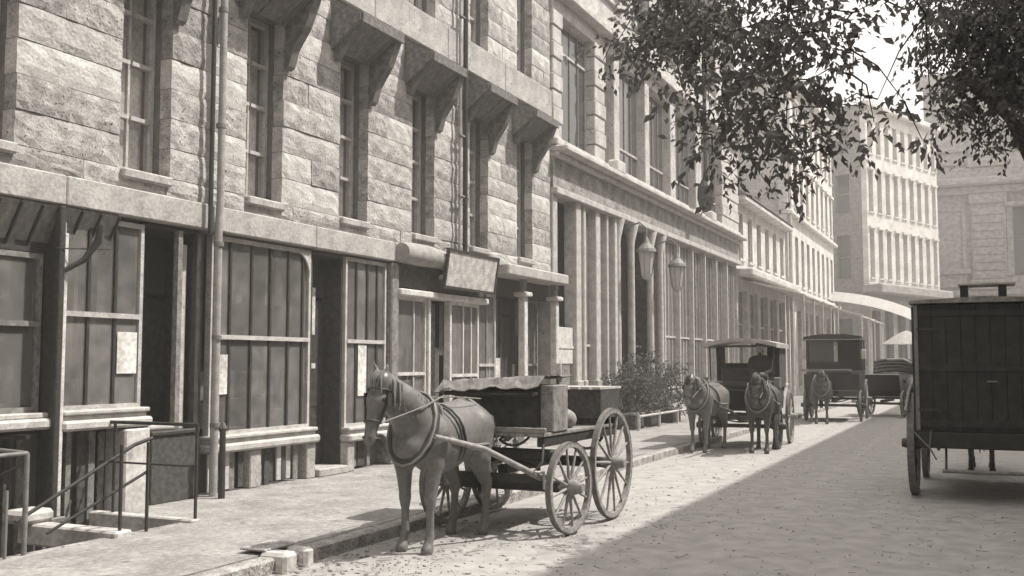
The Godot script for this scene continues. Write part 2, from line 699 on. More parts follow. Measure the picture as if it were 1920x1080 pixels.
func granite_building():
	var b := thing("granite_building", "rock-faced granite commercial building with shop windows and dark hoods over its upper windows", "building", Vector3(FX, 0, -13.5), 0, "", true)
	var rocks := rock_variants()
	var mats := [M.granite, M.granite_f, M.granite_b, M.granite_c, M.granite_d, M.granite_e, M.granite_e, M.granite]
	var gap := 0.009
	var block := func(y0: float, y1: float, z0: float, z1: float):     # z0 > z1
		var s := Vector3(1, y1 - y0 - gap, z0 - z1 - gap)
		part("granite_block", rocks[rng.randi() % rocks.size()], mats[rng.randi() % 8], b, Vector3(FX + rng.randf_range(-0.008, 0.01), (y0 + y1) * 0.5, (z0 + z1) * 0.5), Basis().scaled(s))
	var run := func(y0: float, y1: float, z0: float, z1: float, lens: Array):
		var z := z0
		var i := 0
		while z > z1 + 0.05:
			var l: float = lens[i % lens.size()]
			var e := maxf(z - l, z1)
			if e - z1 < 0.3:
				e = z1
			block.call(y0, y1, z, e)
			z = e
			i += 1
	var piers := []
	piers.append([-4.0, -7.465 + OPEN])
	for i in range(-1, 6):
		var far := -9.75 - PITCH * i
		piers.append([far, (-9.75 - PITCH * (i + 1) + OPEN) if i < 5 else -22.25])
	# backing behind the joints
	for row in [[4.1, 6.844], [8.3, 10.65]]:
		for p in piers:
			bx("wall_core", M.joint, b, Vector3(-9.95, row[0], p[1] + 0.01), Vector3(-9.45, row[1], p[0] - 0.01))
	bx("wall_core", M.joint, b, Vector3(-9.95, 6.844, -22.24), Vector3(-9.451, 8.3, -4.0))
	bx("wall_core", M.joint, b, Vector3(-9.95, 3.6, -22.24), Vector3(-9.451, 4.1, -4.0))
	# courses
	run.call(3.87, 4.1, -4.0, -22.25, [1.5, 1.1, 1.8, 1.3])
	for c in 7:
		var y := 4.1 + C * c
		for p in piers:
			var w: float = p[0] - p[1]
			if w > 2.0:
				run.call(y, y + C, p[0], p[1], [1.1, 0.9] if c % 2 else [0.7, 1.2])
			elif c % 3 == 1:
				run.call(y, y + C, p[0], p[1], [0.62 + 0.1 * (c % 2), 2.0])
			elif c % 3 == 2 and rng.randf() < 0.5:
				run.call(y, y + C, p[0], p[1], [0.85, 2.0])
			else:
				run.call(y, y + C, p[0], p[1], [2.0])
	run.call(6.844, 7.236, -4.0, -22.25, [1.3, 1.0])
	run.call(7.236, 7.63, -4.0, -22.25, [1.05, 1.25, 1.4])
	for c in 6:
		var y := 8.3 + C * c
		for p in piers:
			if p[0] < -11.0:
				run.call(y, y + C, p[0], p[1], [2.0] if c % 2 else [0.7, 2.0])
			else:
				bx("plain_wall", M.granite, b, Vector3(-9.6, y, p[1]), Vector3(FX, y + C - 0.01, p[0]))
	# smooth courses
	var z := -4.0
	for l in [1.9, 2.23, 2.3, 2.4, 2.3]:
		bx("lintel_stone", M.smooth_stone, b, Vector3(-9.75, 3.52, z - l + 0.008), Vector3(-9.345, 3.86, z), 0.015)
		z -= l
	z = -4.0
	while z > -22.2:
		var e := maxf(z - 2.6, -22.3)
		bx("string_course_stone", M.smooth_stone, b, Vector3(-9.6, 7.64, e + 0.008), Vector3(-9.33, 8.29, z), 0.02)
		z = e
	bx("upper_wall", M.granite, b, Vector3(-9.95, 10.66, -22.25), Vector3(-9.42, 13.6, -4.0))
	bx("roof_cornice", M.smooth_stone, b, Vector3(-9.9, 13.6, -22.3), Vector3(-9.0, 14.1, -4.0), 0.05)
	bx("roof", M.roof_slate, b, Vector3(-20.0, 13.61, -22.2), Vector3(-9.9, 14.0, -4.0))
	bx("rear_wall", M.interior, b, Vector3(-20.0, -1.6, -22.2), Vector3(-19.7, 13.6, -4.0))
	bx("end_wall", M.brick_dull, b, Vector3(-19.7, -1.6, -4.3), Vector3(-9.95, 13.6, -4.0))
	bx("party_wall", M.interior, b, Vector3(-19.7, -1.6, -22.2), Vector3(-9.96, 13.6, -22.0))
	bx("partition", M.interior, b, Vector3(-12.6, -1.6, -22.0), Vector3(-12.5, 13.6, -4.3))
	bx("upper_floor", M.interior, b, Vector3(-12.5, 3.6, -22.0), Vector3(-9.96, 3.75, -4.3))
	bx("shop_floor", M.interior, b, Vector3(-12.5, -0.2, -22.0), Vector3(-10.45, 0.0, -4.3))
	# windows, sills, hoods
	for i in range(-1, 6):
		var far := -9.75 - PITCH * i
		bx("window_sill", M.smooth_stone, b, Vector3(-9.8, 3.98, far + 0.0), Vector3(-9.33, 4.1, far + OPEN), 0.02)
		sash_window(b, far, far + OPEN, 4.11, 6.84)
		if i >= 2:
			sash_window(b, far, far + OPEN, 8.31, 10.65)
		var where: String = ["over the window furthest from the signboard", "over the window beside the tall pipe, towards the railings", "over the window beside the tall pipe, away from the railings", "over the third window from the tall pipe's far side", "over the window on the near side of the thin pipe", "over the window on the far side of the thin pipe", "over the last window beside the iron-fronted building"][i + 1]
		hood(far, "chunky dark window hood " + where)

func sash_window(b: Node, z0: float, z1: float, y0: float, y1: float):
	# sashes of two lights each, the lower one set inwards
	var x := -9.72
	var ym := y0 + 0.62 * 2.0 if y1 - y0 > 2.5 else (y0 + y1) * 0.5
	var st := st_new()
	var zm := (z0 + z1) * 0.5
	var t := 0.055
	for e in [[z0, z0 + t], [z1 - t, z1]]:
		add_box(st, Vector3(x - 0.09, y0, e[0]), Vector3(x + 0.02, y1, e[1]))
	add_box(st, Vector3(x - 0.09, y0, z0 + t), Vector3(x + 0.02, y0 + 0.08, z1 - t))
	add_box(st, Vector3(x - 0.09, y1 - 0.08, z0 + t), Vector3(x + 0.02, y1, z1 - t))
	add_box(st, Vector3(x - 0.05, y0 + 0.08, zm - 0.018), Vector3(x, y1 - 0.08, zm + 0.018))
	for yy in [y0 + 0.72, y0 + 1.42, y0 + 2.05]:
		if yy < y1 - 0.3:
			add_box(st, Vector3(x - 0.06, yy - 0.025, z0 + t), Vector3(x + 0.035, yy + 0.025, zm - 0.018))
			add_box(st, Vector3(x - 0.06, yy - 0.025, zm + 0.018), Vector3(x + 0.035, yy + 0.025, z1 - t))
	var c := Vector3(x, (y0 + y1) * 0.5, zm)
	var w := part("window", st.commit(), M.pale_paint, b, Vector3.ZERO)
	var prev := y0 + 0.08
	for yy in [y0 + 0.72, y0 + 1.42, y0 + 2.05, y1]:
		if yy > y1:
			continue
		for s in [[z0 + t, zm - 0.018], [zm + 0.018, z1 - t]]:
			bx("pane", M.pane_blind, w, Vector3(x - 0.034, prev, s[0]), Vector3(x - 0.026, yy - 0.025, s[1]))
		prev = yy + 0.025
	bx("blind", M.paper, w, Vector3(x - 0.16, y0 + 0.1, z0 + 0.05), Vector3(x - 0.15, y1 - 0.1, z1 - 0.05))

func hood(far: float, label: String):
	# a chunky boarded hood: sloping soffit from the window head out to a front board, a deep bracket on its far side
	var za := far - 0.13
	var zb := far + 1.14
	var h := thing("window_hood", label, "hood", Vector3(FX, 6.1, far), 0, "window hoods on the granite front", true)
	var T := -8.80
	var n := 5
	for i in n:
		var p := lerpf(za + 0.02, zb, float(i) / n)
		var q := lerpf(za + 0.02, zb, float(i + 1) / n) - 0.006
		var d := rng.randf_range(-0.012, 0.012)
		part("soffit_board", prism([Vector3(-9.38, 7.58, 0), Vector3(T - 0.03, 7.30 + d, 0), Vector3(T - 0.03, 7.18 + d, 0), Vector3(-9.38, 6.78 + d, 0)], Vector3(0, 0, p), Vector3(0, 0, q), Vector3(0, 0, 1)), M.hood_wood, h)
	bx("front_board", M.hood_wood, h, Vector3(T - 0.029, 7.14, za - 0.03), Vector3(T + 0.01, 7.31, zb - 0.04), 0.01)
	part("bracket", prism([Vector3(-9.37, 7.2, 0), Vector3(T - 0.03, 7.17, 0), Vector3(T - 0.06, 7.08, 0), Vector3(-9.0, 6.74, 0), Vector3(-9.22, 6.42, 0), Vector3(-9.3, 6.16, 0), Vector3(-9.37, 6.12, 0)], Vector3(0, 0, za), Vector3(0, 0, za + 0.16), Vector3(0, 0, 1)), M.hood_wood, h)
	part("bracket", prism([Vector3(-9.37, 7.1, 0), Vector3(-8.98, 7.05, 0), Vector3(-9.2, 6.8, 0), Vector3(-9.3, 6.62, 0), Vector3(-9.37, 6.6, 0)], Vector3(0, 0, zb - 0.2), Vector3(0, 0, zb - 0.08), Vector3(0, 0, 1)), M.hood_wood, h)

# ---------------------------------------------------------------- shopfronts of the granite building
func shop_window(b: Node, z0: float, z1: float, y0: float, y1: float, mull: Array, ytr: float, x: float, frame: Material, bar: Material, glass: Material, depth := 0.07):
	var st := st_new()
	var t := 0.05
	add_box(st, Vector3(x - depth, y0, z0 - t), Vector3(x + 0.03, y1, z0))
	add_box(st, Vector3(x - depth, y0, z1), Vector3(x + 0.03, y1, z1 + t))
	add_box(st, Vector3(x - depth, y1 - 0.06, z1 + t), Vector3(x + 0.03, y1, z0 - t))
	add_box(st, Vector3(x - depth, y0, z1 + t), Vector3(x + 0.03, y0 + 0.06, z0 - t))
	if ytr > 0.0:
		add_box(st, Vector3(x - 0.03, ytr - 0.03, z1 + t), Vector3(x + 0.045, ytr + 0.03, z0 - t))
	var w := part("shop_window", st.commit(), frame, b)
	var zs := [z0 - t]
	zs.append_array(mull)
	zs.append(z1 + t)
	var rows := [[y0 + 0.06, ytr - 0.03], [ytr + 0.03, y1 - 0.06]] if ytr > 0.0 else [[y0 + 0.06, y1 - 0.06]]
	for r in rows:
		for m in mull:
			bx("mullion", bar, w, Vector3(x - 0.035, r[0], m - 0.02), Vector3(x + 0.02, r[1], m + 0.02))
		for i in zs.size() - 1:
			var tilt := rng.randf_range(-0.003, 0.003)
			bx("pane", [M.glass_1, M.glass_2, M.glass_3][rng.randi() % 3] if glass == M.glass else glass, w, Vector3(x - 0.012 + tilt, r[0], zs[i + 1] + 0.02), Vector3(x - 0.004 + tilt, r[1], zs[i] - 0.02))
	if glass == M.glass and z0 - z1 > 0.6:
		var h := rng.randf_range(0.25, 0.6) * (y1 - y0)
		var cst := st_new()
		var nf := int((z0 - z1) / 0.09)
		for i in nf:
			var a0 := z0 - t - (z0 - z1 - 2.0 * t) * i / nf
			var a1 := z0 - t - (z0 - z1 - 2.0 * t) * (i + 1) / nf
			var o0 := x - 0.34 + 0.025 * (i % 2)
			var o1 := x - 0.34 + 0.025 * ((i + 1) % 2)
			if rng.randf() < 0.5 or y0 > 5.0:
				quad(cst, Vector3(o0, y1 - h, a0), Vector3(o1, y1 - h, a1), Vector3(o1, y1, a1), Vector3(o0, y1, a0), Vector3.RIGHT)
			else:
				quad(cst, Vector3(o0, y0, a0), Vector3(o1, y0, a1), Vector3(o1, y0 + h, a1), Vector3(o0, y0 + h, a0), Vector3.RIGHT)
		part("curtain", cst.commit(), [M.paper_grey, M.canvas_grey, M.pale_paint][rng.randi() % 3], w)
	return w

func goods(x: float, z0: float, z1: float, y: float, where: String):
	# wares set out on a shelf behind the glass
	var sh := bx("display_shelf", M.board, get_node("granite_building"), Vector3(x - 0.42, y - 0.03, z1), Vector3(x - 0.06, y, z0))
	var z := z0 - 0.1
	while z > z1 + 0.25:
		var w := rng.randf_range(0.12, 0.3)
		var h := rng.randf_range(0.12, 0.42)
		var tone := rng.randi() % 4
		var o := thing("display_box", "%s %s %s box behind the glass of %s" % [["pale", "brown", "dark", "grey"][tone], "low" if h < 0.22 else ("tall" if h > 0.33 else "square"), "wide" if w > 0.2 else "narrow", where], "box", Vector3(x - 0.22, y, z - w * 0.5), rng.randf_range(-0.3, 0.3), "wares behind the shop windows")
		bx("carton", [M.pale_paint, M.board, M.board_dark, M.mid_paint][tone], o, Vector3(-0.07, 0, -w * 0.45), Vector3(0.07, h, w * 0.45), 0.008)
		bx("lid", [M.pale_paint, M.mid_paint][rng.randi() % 2], o, Vector3(-0.075, h, -w * 0.47), Vector3(0.075, h + 0.03, w * 0.47), 0.006)
		z -= w + rng.randf_range(0.04, 0.2)

func moulded_sill(b: Node, z0: float, z1: float, y: float, m: Material):
	bx("shop_sill", m, b, Vector3(-9.62, y - 0.055, z1), Vector3(-9.33, y, z0), 0.015)
	bx("shop_sill", m, b, Vector3(-9.62, y - 0.11, z1 + 0.02), Vector3(-9.37, y - 0.056, z0 - 0.02), 0.01)
	bx("shop_sill", m, b, Vector3(-9.62, y - 0.23, z1 - 0.02), Vector3(-9.29, y - 0.111, z0 + 0.02), 0.03)

func stall_boards(b: Node, z0: float, z1: float, y0: float, y1: float, x: float, w: float, mats: Array):
	# upright boards under the sills, uneven, some gone
	var z := z0
	while z - w > z1:
		if rng.randf() < 0.86:
			var ww := w * rng.randf_range(0.6, 0.92)
			var xx := x + rng.randf_range(-0.02, 0.02)
			bx("board", mats[rng.randi() % mats.size()], b, Vector3(xx - 0.025, y0 + rng.randf_range(0, 0.05), z - ww), Vector3(xx, y1, z))
		z -= w

func poster(label: String, m: Material, x: float, y0: float, y1: float, z0: float, z1: float):
	var st := st_new()
	add_box(st, Vector3(x, y0, z1), Vector3(x + 0.003, y1, z0))
	var lines := part("posted_bill", st.commit(), m, self, Vector3.ZERO)
	tag(lines, label, "notice", "bills pasted up on the shopfronts")

func shopfronts():
	var b := get_node("granite_building")
	# --- end shop: set back behind a sloping boarded soffit
	var xl := -9.62
	var z := -8.9
	var k := 0
	while z < -4.2:
		var w := 0.27
		var A := Vector3(-9.36, 3.5, 0)
		var B := Vector3(xl + 0.02, 3.08, 0)
		var n := Vector3(1, -1, 0)
		var st := st_new()
		var h := Vector3(-0.015, 0.02, 0)
		var p0 := Vector3(0, 0, z + 0.012)
		var p1 := Vector3(0, 0, z + w - 0.012)
		quad(st, A + p0, A + p1, B + p1, B + p0, n)
		quad(st, A + p0 + h, A + p1 + h, B + p1 + h, B + p0 + h, -n)
		quad(st, A + p0, B + p0, B + p0 + h, A + p0 + h, Vector3(0, 0, -1))
		quad(st, A + p1, B + p1, B + p1 + h, A + p1 + h, Vector3(0, 0, 1))
		part("soffit_board", st.commit(), M.board if k % 5 else M.mid_paint, b)
		var rb := st_new()
		tube(rb, [A + Vector3(0.01, -0.02, z), B + Vector3(0.01, -0.02, z)], [0.017], 6)
		part("soffit_rib", rb.commit(), M.bar_paint, b)
		z += w
		k += 1
	bx("soffit_backing", M.interior, b, Vector3(-9.9, 3.505, -8.9), Vector3(-9.4, 3.6, -4.2))
	bx("fascia_beam", M.dark_paint, b, Vector3(xl - 0.1, 2.98, -8.1), Vector3(xl + 0.03, 3.1, -4.2))
	shop_window(b, -4.6, -8.04, 1.2, 2.97, [-5.3, -6.0, -6.65, -7.05, -7.42], 2.18, xl, M.mid_paint, M.bar_paint, M.glass)
	bx("shop_sill", M.pale_paint, b, Vector3(-9.75, 1.14, -8.04), Vector3(-9.42, 1.2, -4.5), 0.012)
	bx("shop_sill", M.pale_paint, b, Vector3(-9.75, 1.02, -8.06), Vector3(-9.36, 1.14, -4.5), 0.03)
	bx("corner_post", M.bar_paint, b, Vector3(-9.64, 0.0, -8.16), Vector3(-9.42, 3.5, -8.08))
	# a slim iron column on the areaway wall, its white arris and knee brace
	var col := thing("iron_column", "slim dark iron column with a knee brace between the end shop windows", "column", Vector3(-9.33, 0.0, -8.12), 0, "", true)
	bx("shaft", M.iron, col, Vector3(-9.40, 0.06, -8.10), Vector3(-9.31, 3.5, -8.02), 0.012)
	bx("edge_strip", M.white_paint, col, Vector3(-9.395, 0.06, -8.155), Vector3(-9.325, 3.2, -8.101), 0.008)
	bx("foot", M.iron_grey, col, Vector3(-9.44, 0.0, -8.18), Vector3(-9.26, 0.06, -7.97), 0.01)
	rod("knee_brace", M.iron, col, [Vector3(-9.32, 2.78, -8.1), Vector3(-9.2, 2.9, -8.25), Vector3(-9.08, 3.12, -8.34), Vector3(-9.06, 3.3, -8.34)], [0.03, 0.032, 0.045, 0.03])
	rod("tie_rod", M.iron, col, [Vector3(-9.34, 3.02, -8.0), Vector3(-9.05, 3.04, -8.5)], 0.008, 6)
	# --- shop window by the column
	shop_window(b, -8.17, -9.40, 1.2, 3.46, [-8.58, -8.98], 2.31, -9.48, M.pale_paint, M.bar_paint, M.glass)
	moulded_sill(b, -8.16, -9.46, 1.21, M.pale_paint)
	# --- recessed doorway beside the tall pipe
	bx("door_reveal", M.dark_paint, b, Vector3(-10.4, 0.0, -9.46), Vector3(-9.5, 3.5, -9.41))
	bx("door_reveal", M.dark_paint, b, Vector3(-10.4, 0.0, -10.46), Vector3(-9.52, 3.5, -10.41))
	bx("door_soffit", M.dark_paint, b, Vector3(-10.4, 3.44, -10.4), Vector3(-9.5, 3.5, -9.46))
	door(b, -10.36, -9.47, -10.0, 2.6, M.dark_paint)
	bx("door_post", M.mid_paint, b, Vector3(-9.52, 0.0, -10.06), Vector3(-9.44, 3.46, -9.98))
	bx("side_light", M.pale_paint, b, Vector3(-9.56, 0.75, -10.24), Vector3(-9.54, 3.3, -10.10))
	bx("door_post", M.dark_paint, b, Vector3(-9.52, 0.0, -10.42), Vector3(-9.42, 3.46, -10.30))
	# --- the wide window
	shop_window(b, -10.62, -12.84, 0.76, 3.48, [-11.02, -11.47, -11.89, -12.31, -12.66], 2.1, -9.48, M.pale_paint, M.bar_paint, M.glass)
	var spand := st_new()
	for q in 8:
		var a0 := PI * 0.5 * q / 8.0
		var a1 := PI * 0.5 * (q + 1) / 8.0
		var c := Vector3(0, 3.08, -12.42)
		quad(spand, c + Vector3(-9.43, 0.36 * sin(a0), -0.36 * cos(a0)), c + Vector3(-9.43, 0.36 * sin(a1), -0.36 * cos(a1)), Vector3(-9.43, 3.44, -12.80), Vector3(-9.43, 3.44, -12.80), Vector3.RIGHT)
		quad(spand, c + Vector3(-9.46, 0.36 * sin(a0), -0.36 * cos(a0)), c + Vector3(-9.46, 0.36 * sin(a1), -0.36 * cos(a1)), Vector3(-9.46, 3.44, -12.80), Vector3(-9.46, 3.44, -12.80), Vector3.LEFT)
		quad(spand, c + Vector3(-9.43, 0.36 * sin(a0), -0.36 * cos(a0)), c + Vector3(-9.43, 0.36 * sin(a1), -0.36 * cos(a1)), c + Vector3(-9.46, 0.36 * sin(a1), -0.36 * cos(a1)), c + Vector3(-9.46, 0.36 * sin(a0), -0.36 * cos(a0)), Vector3(0, -1, 1))
	part("corner_spandrel", spand.commit(), M.pale_paint, b)
	moulded_sill(b, -10.58, -12.92, 0.77, M.pale_paint)
	stall_boards(b, -10.60, -11.36, 0.0, 0.53, -9.43, 0.15, [M.board, M.board_dark, M.pale_paint])
	bx("stall_pier", M.smooth_stone, b, Vector3(-9.6, 0.0, -11.62), Vector3(-9.36, 0.53, -11.38), 0.015)
	stall_boards(b, -11.64, -12.6, 0.0, 0.53, -9.43, 0.13, [M.board, M.board, M.board_dark, M.pale_paint])
	bx("stall_pier", M.smooth_stone, b, Vector3(-9.6, 0.0, -12.9), Vector3(-9.36, 0.53, -12.68), 0.015)
	bx("stall_backing", M.interior, b, Vector3(-9.75, -0.2, -12.9), Vector3(-9.65, 0.54, -10.5))
	# --- doorway with the bills
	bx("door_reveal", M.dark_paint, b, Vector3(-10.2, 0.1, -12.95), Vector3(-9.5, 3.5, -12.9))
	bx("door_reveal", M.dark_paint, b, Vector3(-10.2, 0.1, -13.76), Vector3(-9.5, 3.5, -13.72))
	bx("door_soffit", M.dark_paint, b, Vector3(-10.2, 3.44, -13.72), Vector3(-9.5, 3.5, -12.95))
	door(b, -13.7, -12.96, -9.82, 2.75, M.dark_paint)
	bx("door_step", M.smooth_stone, b, Vector3(-10.1, 0.0, -13.7), Vector3(-9.3, 0.12, -12.93), 0.015)
	# --- narrow window
	shop_window(b, -13.78, -15.02, 0.7, 3.48, [-14.12, -14.45, -14.75], 2.1, -9.48, M.pale_paint, M.bar_paint, M.glass)
	moulded_sill(b, -13.76, -15.06, 0.71, M.pale_paint)
	bx("stall_pier", M.smooth_stone, b, Vector3(-9.6, 0.0, -13.96), Vector3(-9.36, 0.47, -13.76), 0.015)
	stall_boards(b, -13.98, -14.7, 0.0, 0.47, -9.5, 0.13, [M.board, M.board_dark])
	bx("stall_backing", M.interior, b, Vector3(-9.75, -0.2, -15.1), Vector3(-9.65, 0.48, -13.76))
	bx("party_pilaster", M.mid_paint, b, Vector3(-9.7, 0.0, -15.3), Vector3(-9.36, 3.5, -15.06), 0.02)
	# --- the pale shop under the signboard
	bx("fascia_box", M.board_dark, b, Vector3(-9.7, 3.1, -18.85), Vector3(-9.42, 3.52, -15.3))
	bx("fascia_moulding", M.white_paint, b, Vector3(-9.65, 2.94, -18.75), Vector3(-9.30, 3.06, -15.28), 0.02)
	var rolled := st_new()
	var pts := []
	for i in 7:
		pts.append(Vector3(-9.28 + rng.randf_range(-0.02, 0.02), 3.7 + rng.randf_range(-0.015, 0.015), -15.2 - 0.28 * i))
	tube(rolled, pts, [0.16, 0.19, 0.2, 0.2, 0.19, 0.18, 0.15], 14)
	var ra := part("rolled_awning", rolled.commit(), M.canvas_grey, self)
	tag(ra, "rolled-up canvas awning above the pale shopfront, beside the tilted signboard", "awning")
	shop_window(b, -15.34, -16.45, 1.0, 2.94, [-16.02], 1.55, -9.5, M.white_paint, M.pale_paint, M.glass)
	bx("stall_panel", M.pale_paint, b, Vector3(-9.62, 0.0, -16.45), Vector3(-9.44, 0.98, -15.34), 0.01)
	door(b, -17.28, -16.52, -9.75, 2.9, M.mid_paint)
	bx("door_post", M.white_paint, b, Vector3(-9.56, 0.0, -16.54), Vector3(-9.42, 2.93, -16.46), 0.01)
	bx("door_post", M.white_paint, b, Vector3(-9.56, 0.0, -17.36), Vector3(-9.42, 2.93, -17.28), 0.01)
	shop_window(b, -17.38, -18.6, 1.0, 2.94, [-17.95, -18.3], 1.5, -9.5, M.white_paint, M.white_paint, M.glass)
	bx("stall_panel", M.pale_paint, b, Vector3(-9.62, 0.0, -18.6), Vector3(-9.44, 0.98, -17.38), 0.01)
	# --- porch at the far end: ledge on two white posts
	bx("porch_ledge", M.smooth_stone, b, Vector3(-9.75, 3.58, -22.3), Vector3(-8.95, 3.82, -18.95), 0.03)
	bx("lintel_stone", M.smooth_stone, b, Vector3(-9.75, 3.53, -18.94), Vector3(-9.35, 3.86, -15.14), 0.015)
	bx("porch_beam", M.dark_paint, b, Vector3(-9.75, 3.2, -22.2), Vector3(-9.48, 3.58, -18.95))
	shop_window(b, -18.66, -19.5, 0.9, 3.2, [-19.1], 1.7, -9.55, M.pale_paint, M.mid_paint, M.glass)
	bx("stall_panel", M.pale_paint, b, Vector3(-9.62, 0.0, -19.5), Vector3(-9.46, 0.88, -18.66), 0.01)
	for pz in [-20.3, -22.1]:
		bx("porch_post", M.white_paint, b, Vector3(-9.32, 0.0, pz - 0.09), Vector3(-9.16, 3.2, pz + 0.09), 0.015)
		bx("post_capital", M.white_paint, b, Vector3(-9.4, 3.2, pz - 0.17), Vector3(-9.08, 3.3, pz + 0.17), 0.02)
		bx("post_neck", M.mid_paint, b, Vector3(-9.3, 3.3, pz - 0.07), Vector3(-9.18, 3.58, pz + 0.07))
	shop_window(b, -19.56, -20.4, 0.9, 3.2, [], 1.5, -9.85, M.dark_paint, M.dark_paint, M.glass_dark)
	door(b, -21.3, -20.46, -10.0, 2.8, M.dark_paint)
	bx("door_leaf", M.white_paint, b, Vector3(-9.7, 0.1, -21.36), Vector3(-9.64, 2.7, -21.28))
	shop_window(b, -21.4, -22.1, 0.9, 3.2, [], 1.7, -9.7, M.mid_paint, M.mid_paint, M.glass)
	bx("stall_panel", M.pale_paint, b, Vector3(-9.9, 0.0, -20.42), Vector3(-9.8, 0.88, -19.56))
	bx("stall_panel", M.pale_paint, b, Vector3(-9.75, 0.0, -22.1), Vector3(-9.66, 0.88, -21.4))
	goods(-9.48, -8.25, -9.35, 1.28, "the window by the iron column")
	goods(-9.48, -10.7, -12.75, 0.86, "the widest shop window")
	goods(-9.48, -13.85, -14.95, 0.8, "the narrow window past the billed door")
	goods(-9.5, -15.45, -16.4, 1.1, "the pale shop")
	goods(-9.62, -6.4, -7.95, 1.3, "the set-back end shop")
	# --- bills and notices
	poster("pale torn bill in the lower corner of the shop window by the iron column", M.paper, -9.46, 1.62, 2.12, -9.02, -9.33)
	poster("pale bill in the lower corner of the wide window, beside the tall pipe", M.paper, -9.46, 1.32, 1.86, -10.70, -10.98)
	poster("tall pale bill high on the dark door between two shop windows", M.paper, -9.775, 2.2, 2.95, -13.02, -13.4)
	poster("small white card at middle height on the dark door between two shop windows", M.paper, -9.775, 1.66, 1.74, -13.2, -13.42)
	poster("narrow pale bill in the window between the billed door and the pale shop", M.paper, -9.46, 1.2, 2.05, -14.17, -14.42)
	poster("small white notice at the foot of a window under the porch ledge", M.paper, -9.80, 1.1, 1.85, -19.75, -20.3)
	poster("grey folded paper on the sill under the far end of the rolled awning", M.paper_grey, -9.42, 0.55, 0.9, -17.6, -18.0)
	# --- the tilted signboard
	var sg := thing("signboard", "weathered pale signboard in a dark frame, leaning out above the pale shopfront", "sign", Vector3(FX, 3.1, -17.6), 0, "", true)
	var tb := Basis(Vector3(0, 0, 1), -0.15)
	var ctr := Vector3(-9.12, 3.52, -17.62)
	var rot := Basis(Vector3(1, 0, 0), 0.0)
	part("board", box_mesh(Vector3(0.03, 0.66, 2.06), 0.004), M.sign_board, sg, ctr, tb)
	for s in [-1, 1]:
		part("frame_rail", box_mesh(Vector3(0.06, 0.05, 2.16)), M.dark_paint, sg, ctr + tb * Vector3(0.005, 0.355 * s, 0), tb)
		part("frame_stile", box_mesh(Vector3(0.06, 0.66, 0.05)), M.dark_paint, sg, ctr + tb * Vector3(0.005, 0, 1.055 * s), tb)
	rod("stay", M.iron, sg, [Vector3(-9.4, 3.95, -17.0), Vector3(-9.05, 3.84, -17.0)], 0.01, 6)
	rod("stay", M.iron, sg, [Vector3(-9.4, 3.95, -18.3), Vector3(-9.05, 3.84, -18.3)], 0.01, 6)
	# --- rain pipes
	var p1 := thing("rain_pipe", "tall pale rain pipe running down beside the recessed doorway", "pipe", Vector3(-9.28, 0, -10.53), 0, "", true)
	rod("pipe", M.pipe, p1, [Vector3(-9.27, 0.0, -10.53), Vector3(-9.27, 3.5, -10.53), Vector3(-9.25, 3.9, -10.53), Vector3(-9.25, 12.0, -10.53)], [0.055, 0.055, 0.05, 0.05], 12)
	rod("pipe", M.iron, p1, [Vector3(-9.27, 3.45, -10.37), Vector3(-9.27, 12.0, -10.37)], 0.032, 10)
	for yy in [0.9, 2.05, 3.3, 4.9, 6.5]:
		rod("collar", M.iron_grey, p1, [Vector3(-9.26, yy, -10.53), Vector3(-9.26, yy + 0.06, -10.53)], 0.068, 12)
	var p2 := thing("rain_pipe", "thin dark rain pipe between two hooded windows, ending above the signboard", "pipe", Vector3(-9.3, 3.9, -17.55), 0, "", true)
	rod("pipe", M.iron, p2, [Vector3(-9.24, 3.88, -17.55), Vector3(-9.24, 12.0, -17.55)], 0.05, 12)
	rod("pipe", M.pipe, p2, [Vector3(-9.27, 3.88, -17.38), Vector3(-9.27, 12.0, -17.38)], 0.03, 10)
	for yy in [5.0, 6.2, 8.6]:
		rod("bracket", M.iron_grey, p2, [Vector3(-9.24, yy, -17.3), Vector3(-9.24, yy, -17.66)], 0.03, 6)

func door(b: Node, z1: float, z0: float, x: float, h: float, m: Material):
	var d := bx("door", m, b, Vector3(x - 0.05, 0.1, z1), Vector3(x, h, z0), 0.006)
	var w := z0 - z1
	for r in [[0.2, 0.9], [1.05, h - 0.15]]:
		bx("door_panel", m, d, Vector3(x, r[0], z1 + w * 0.14), Vector3(x + 0.012, r[1], z1 + w * 0.46), 0.006)
		bx("door_panel", m, d, Vector3(x, r[0], z1 + w * 0.54), Vector3(x + 0.012, r[1], z1 + w * 0.86), 0.006)
	bx("transom_light", M.glass_dark, d, Vector3(x - 0.03, h + 0.06, z1), Vector3(x - 0.02, 3.44, z0))
	rod("handle", M.strap, d, [Vector3(x, 1.02, z0 - 0.08), Vector3(x + 0.05, 1.02, z0 - 0.08)], 0.022, 8)

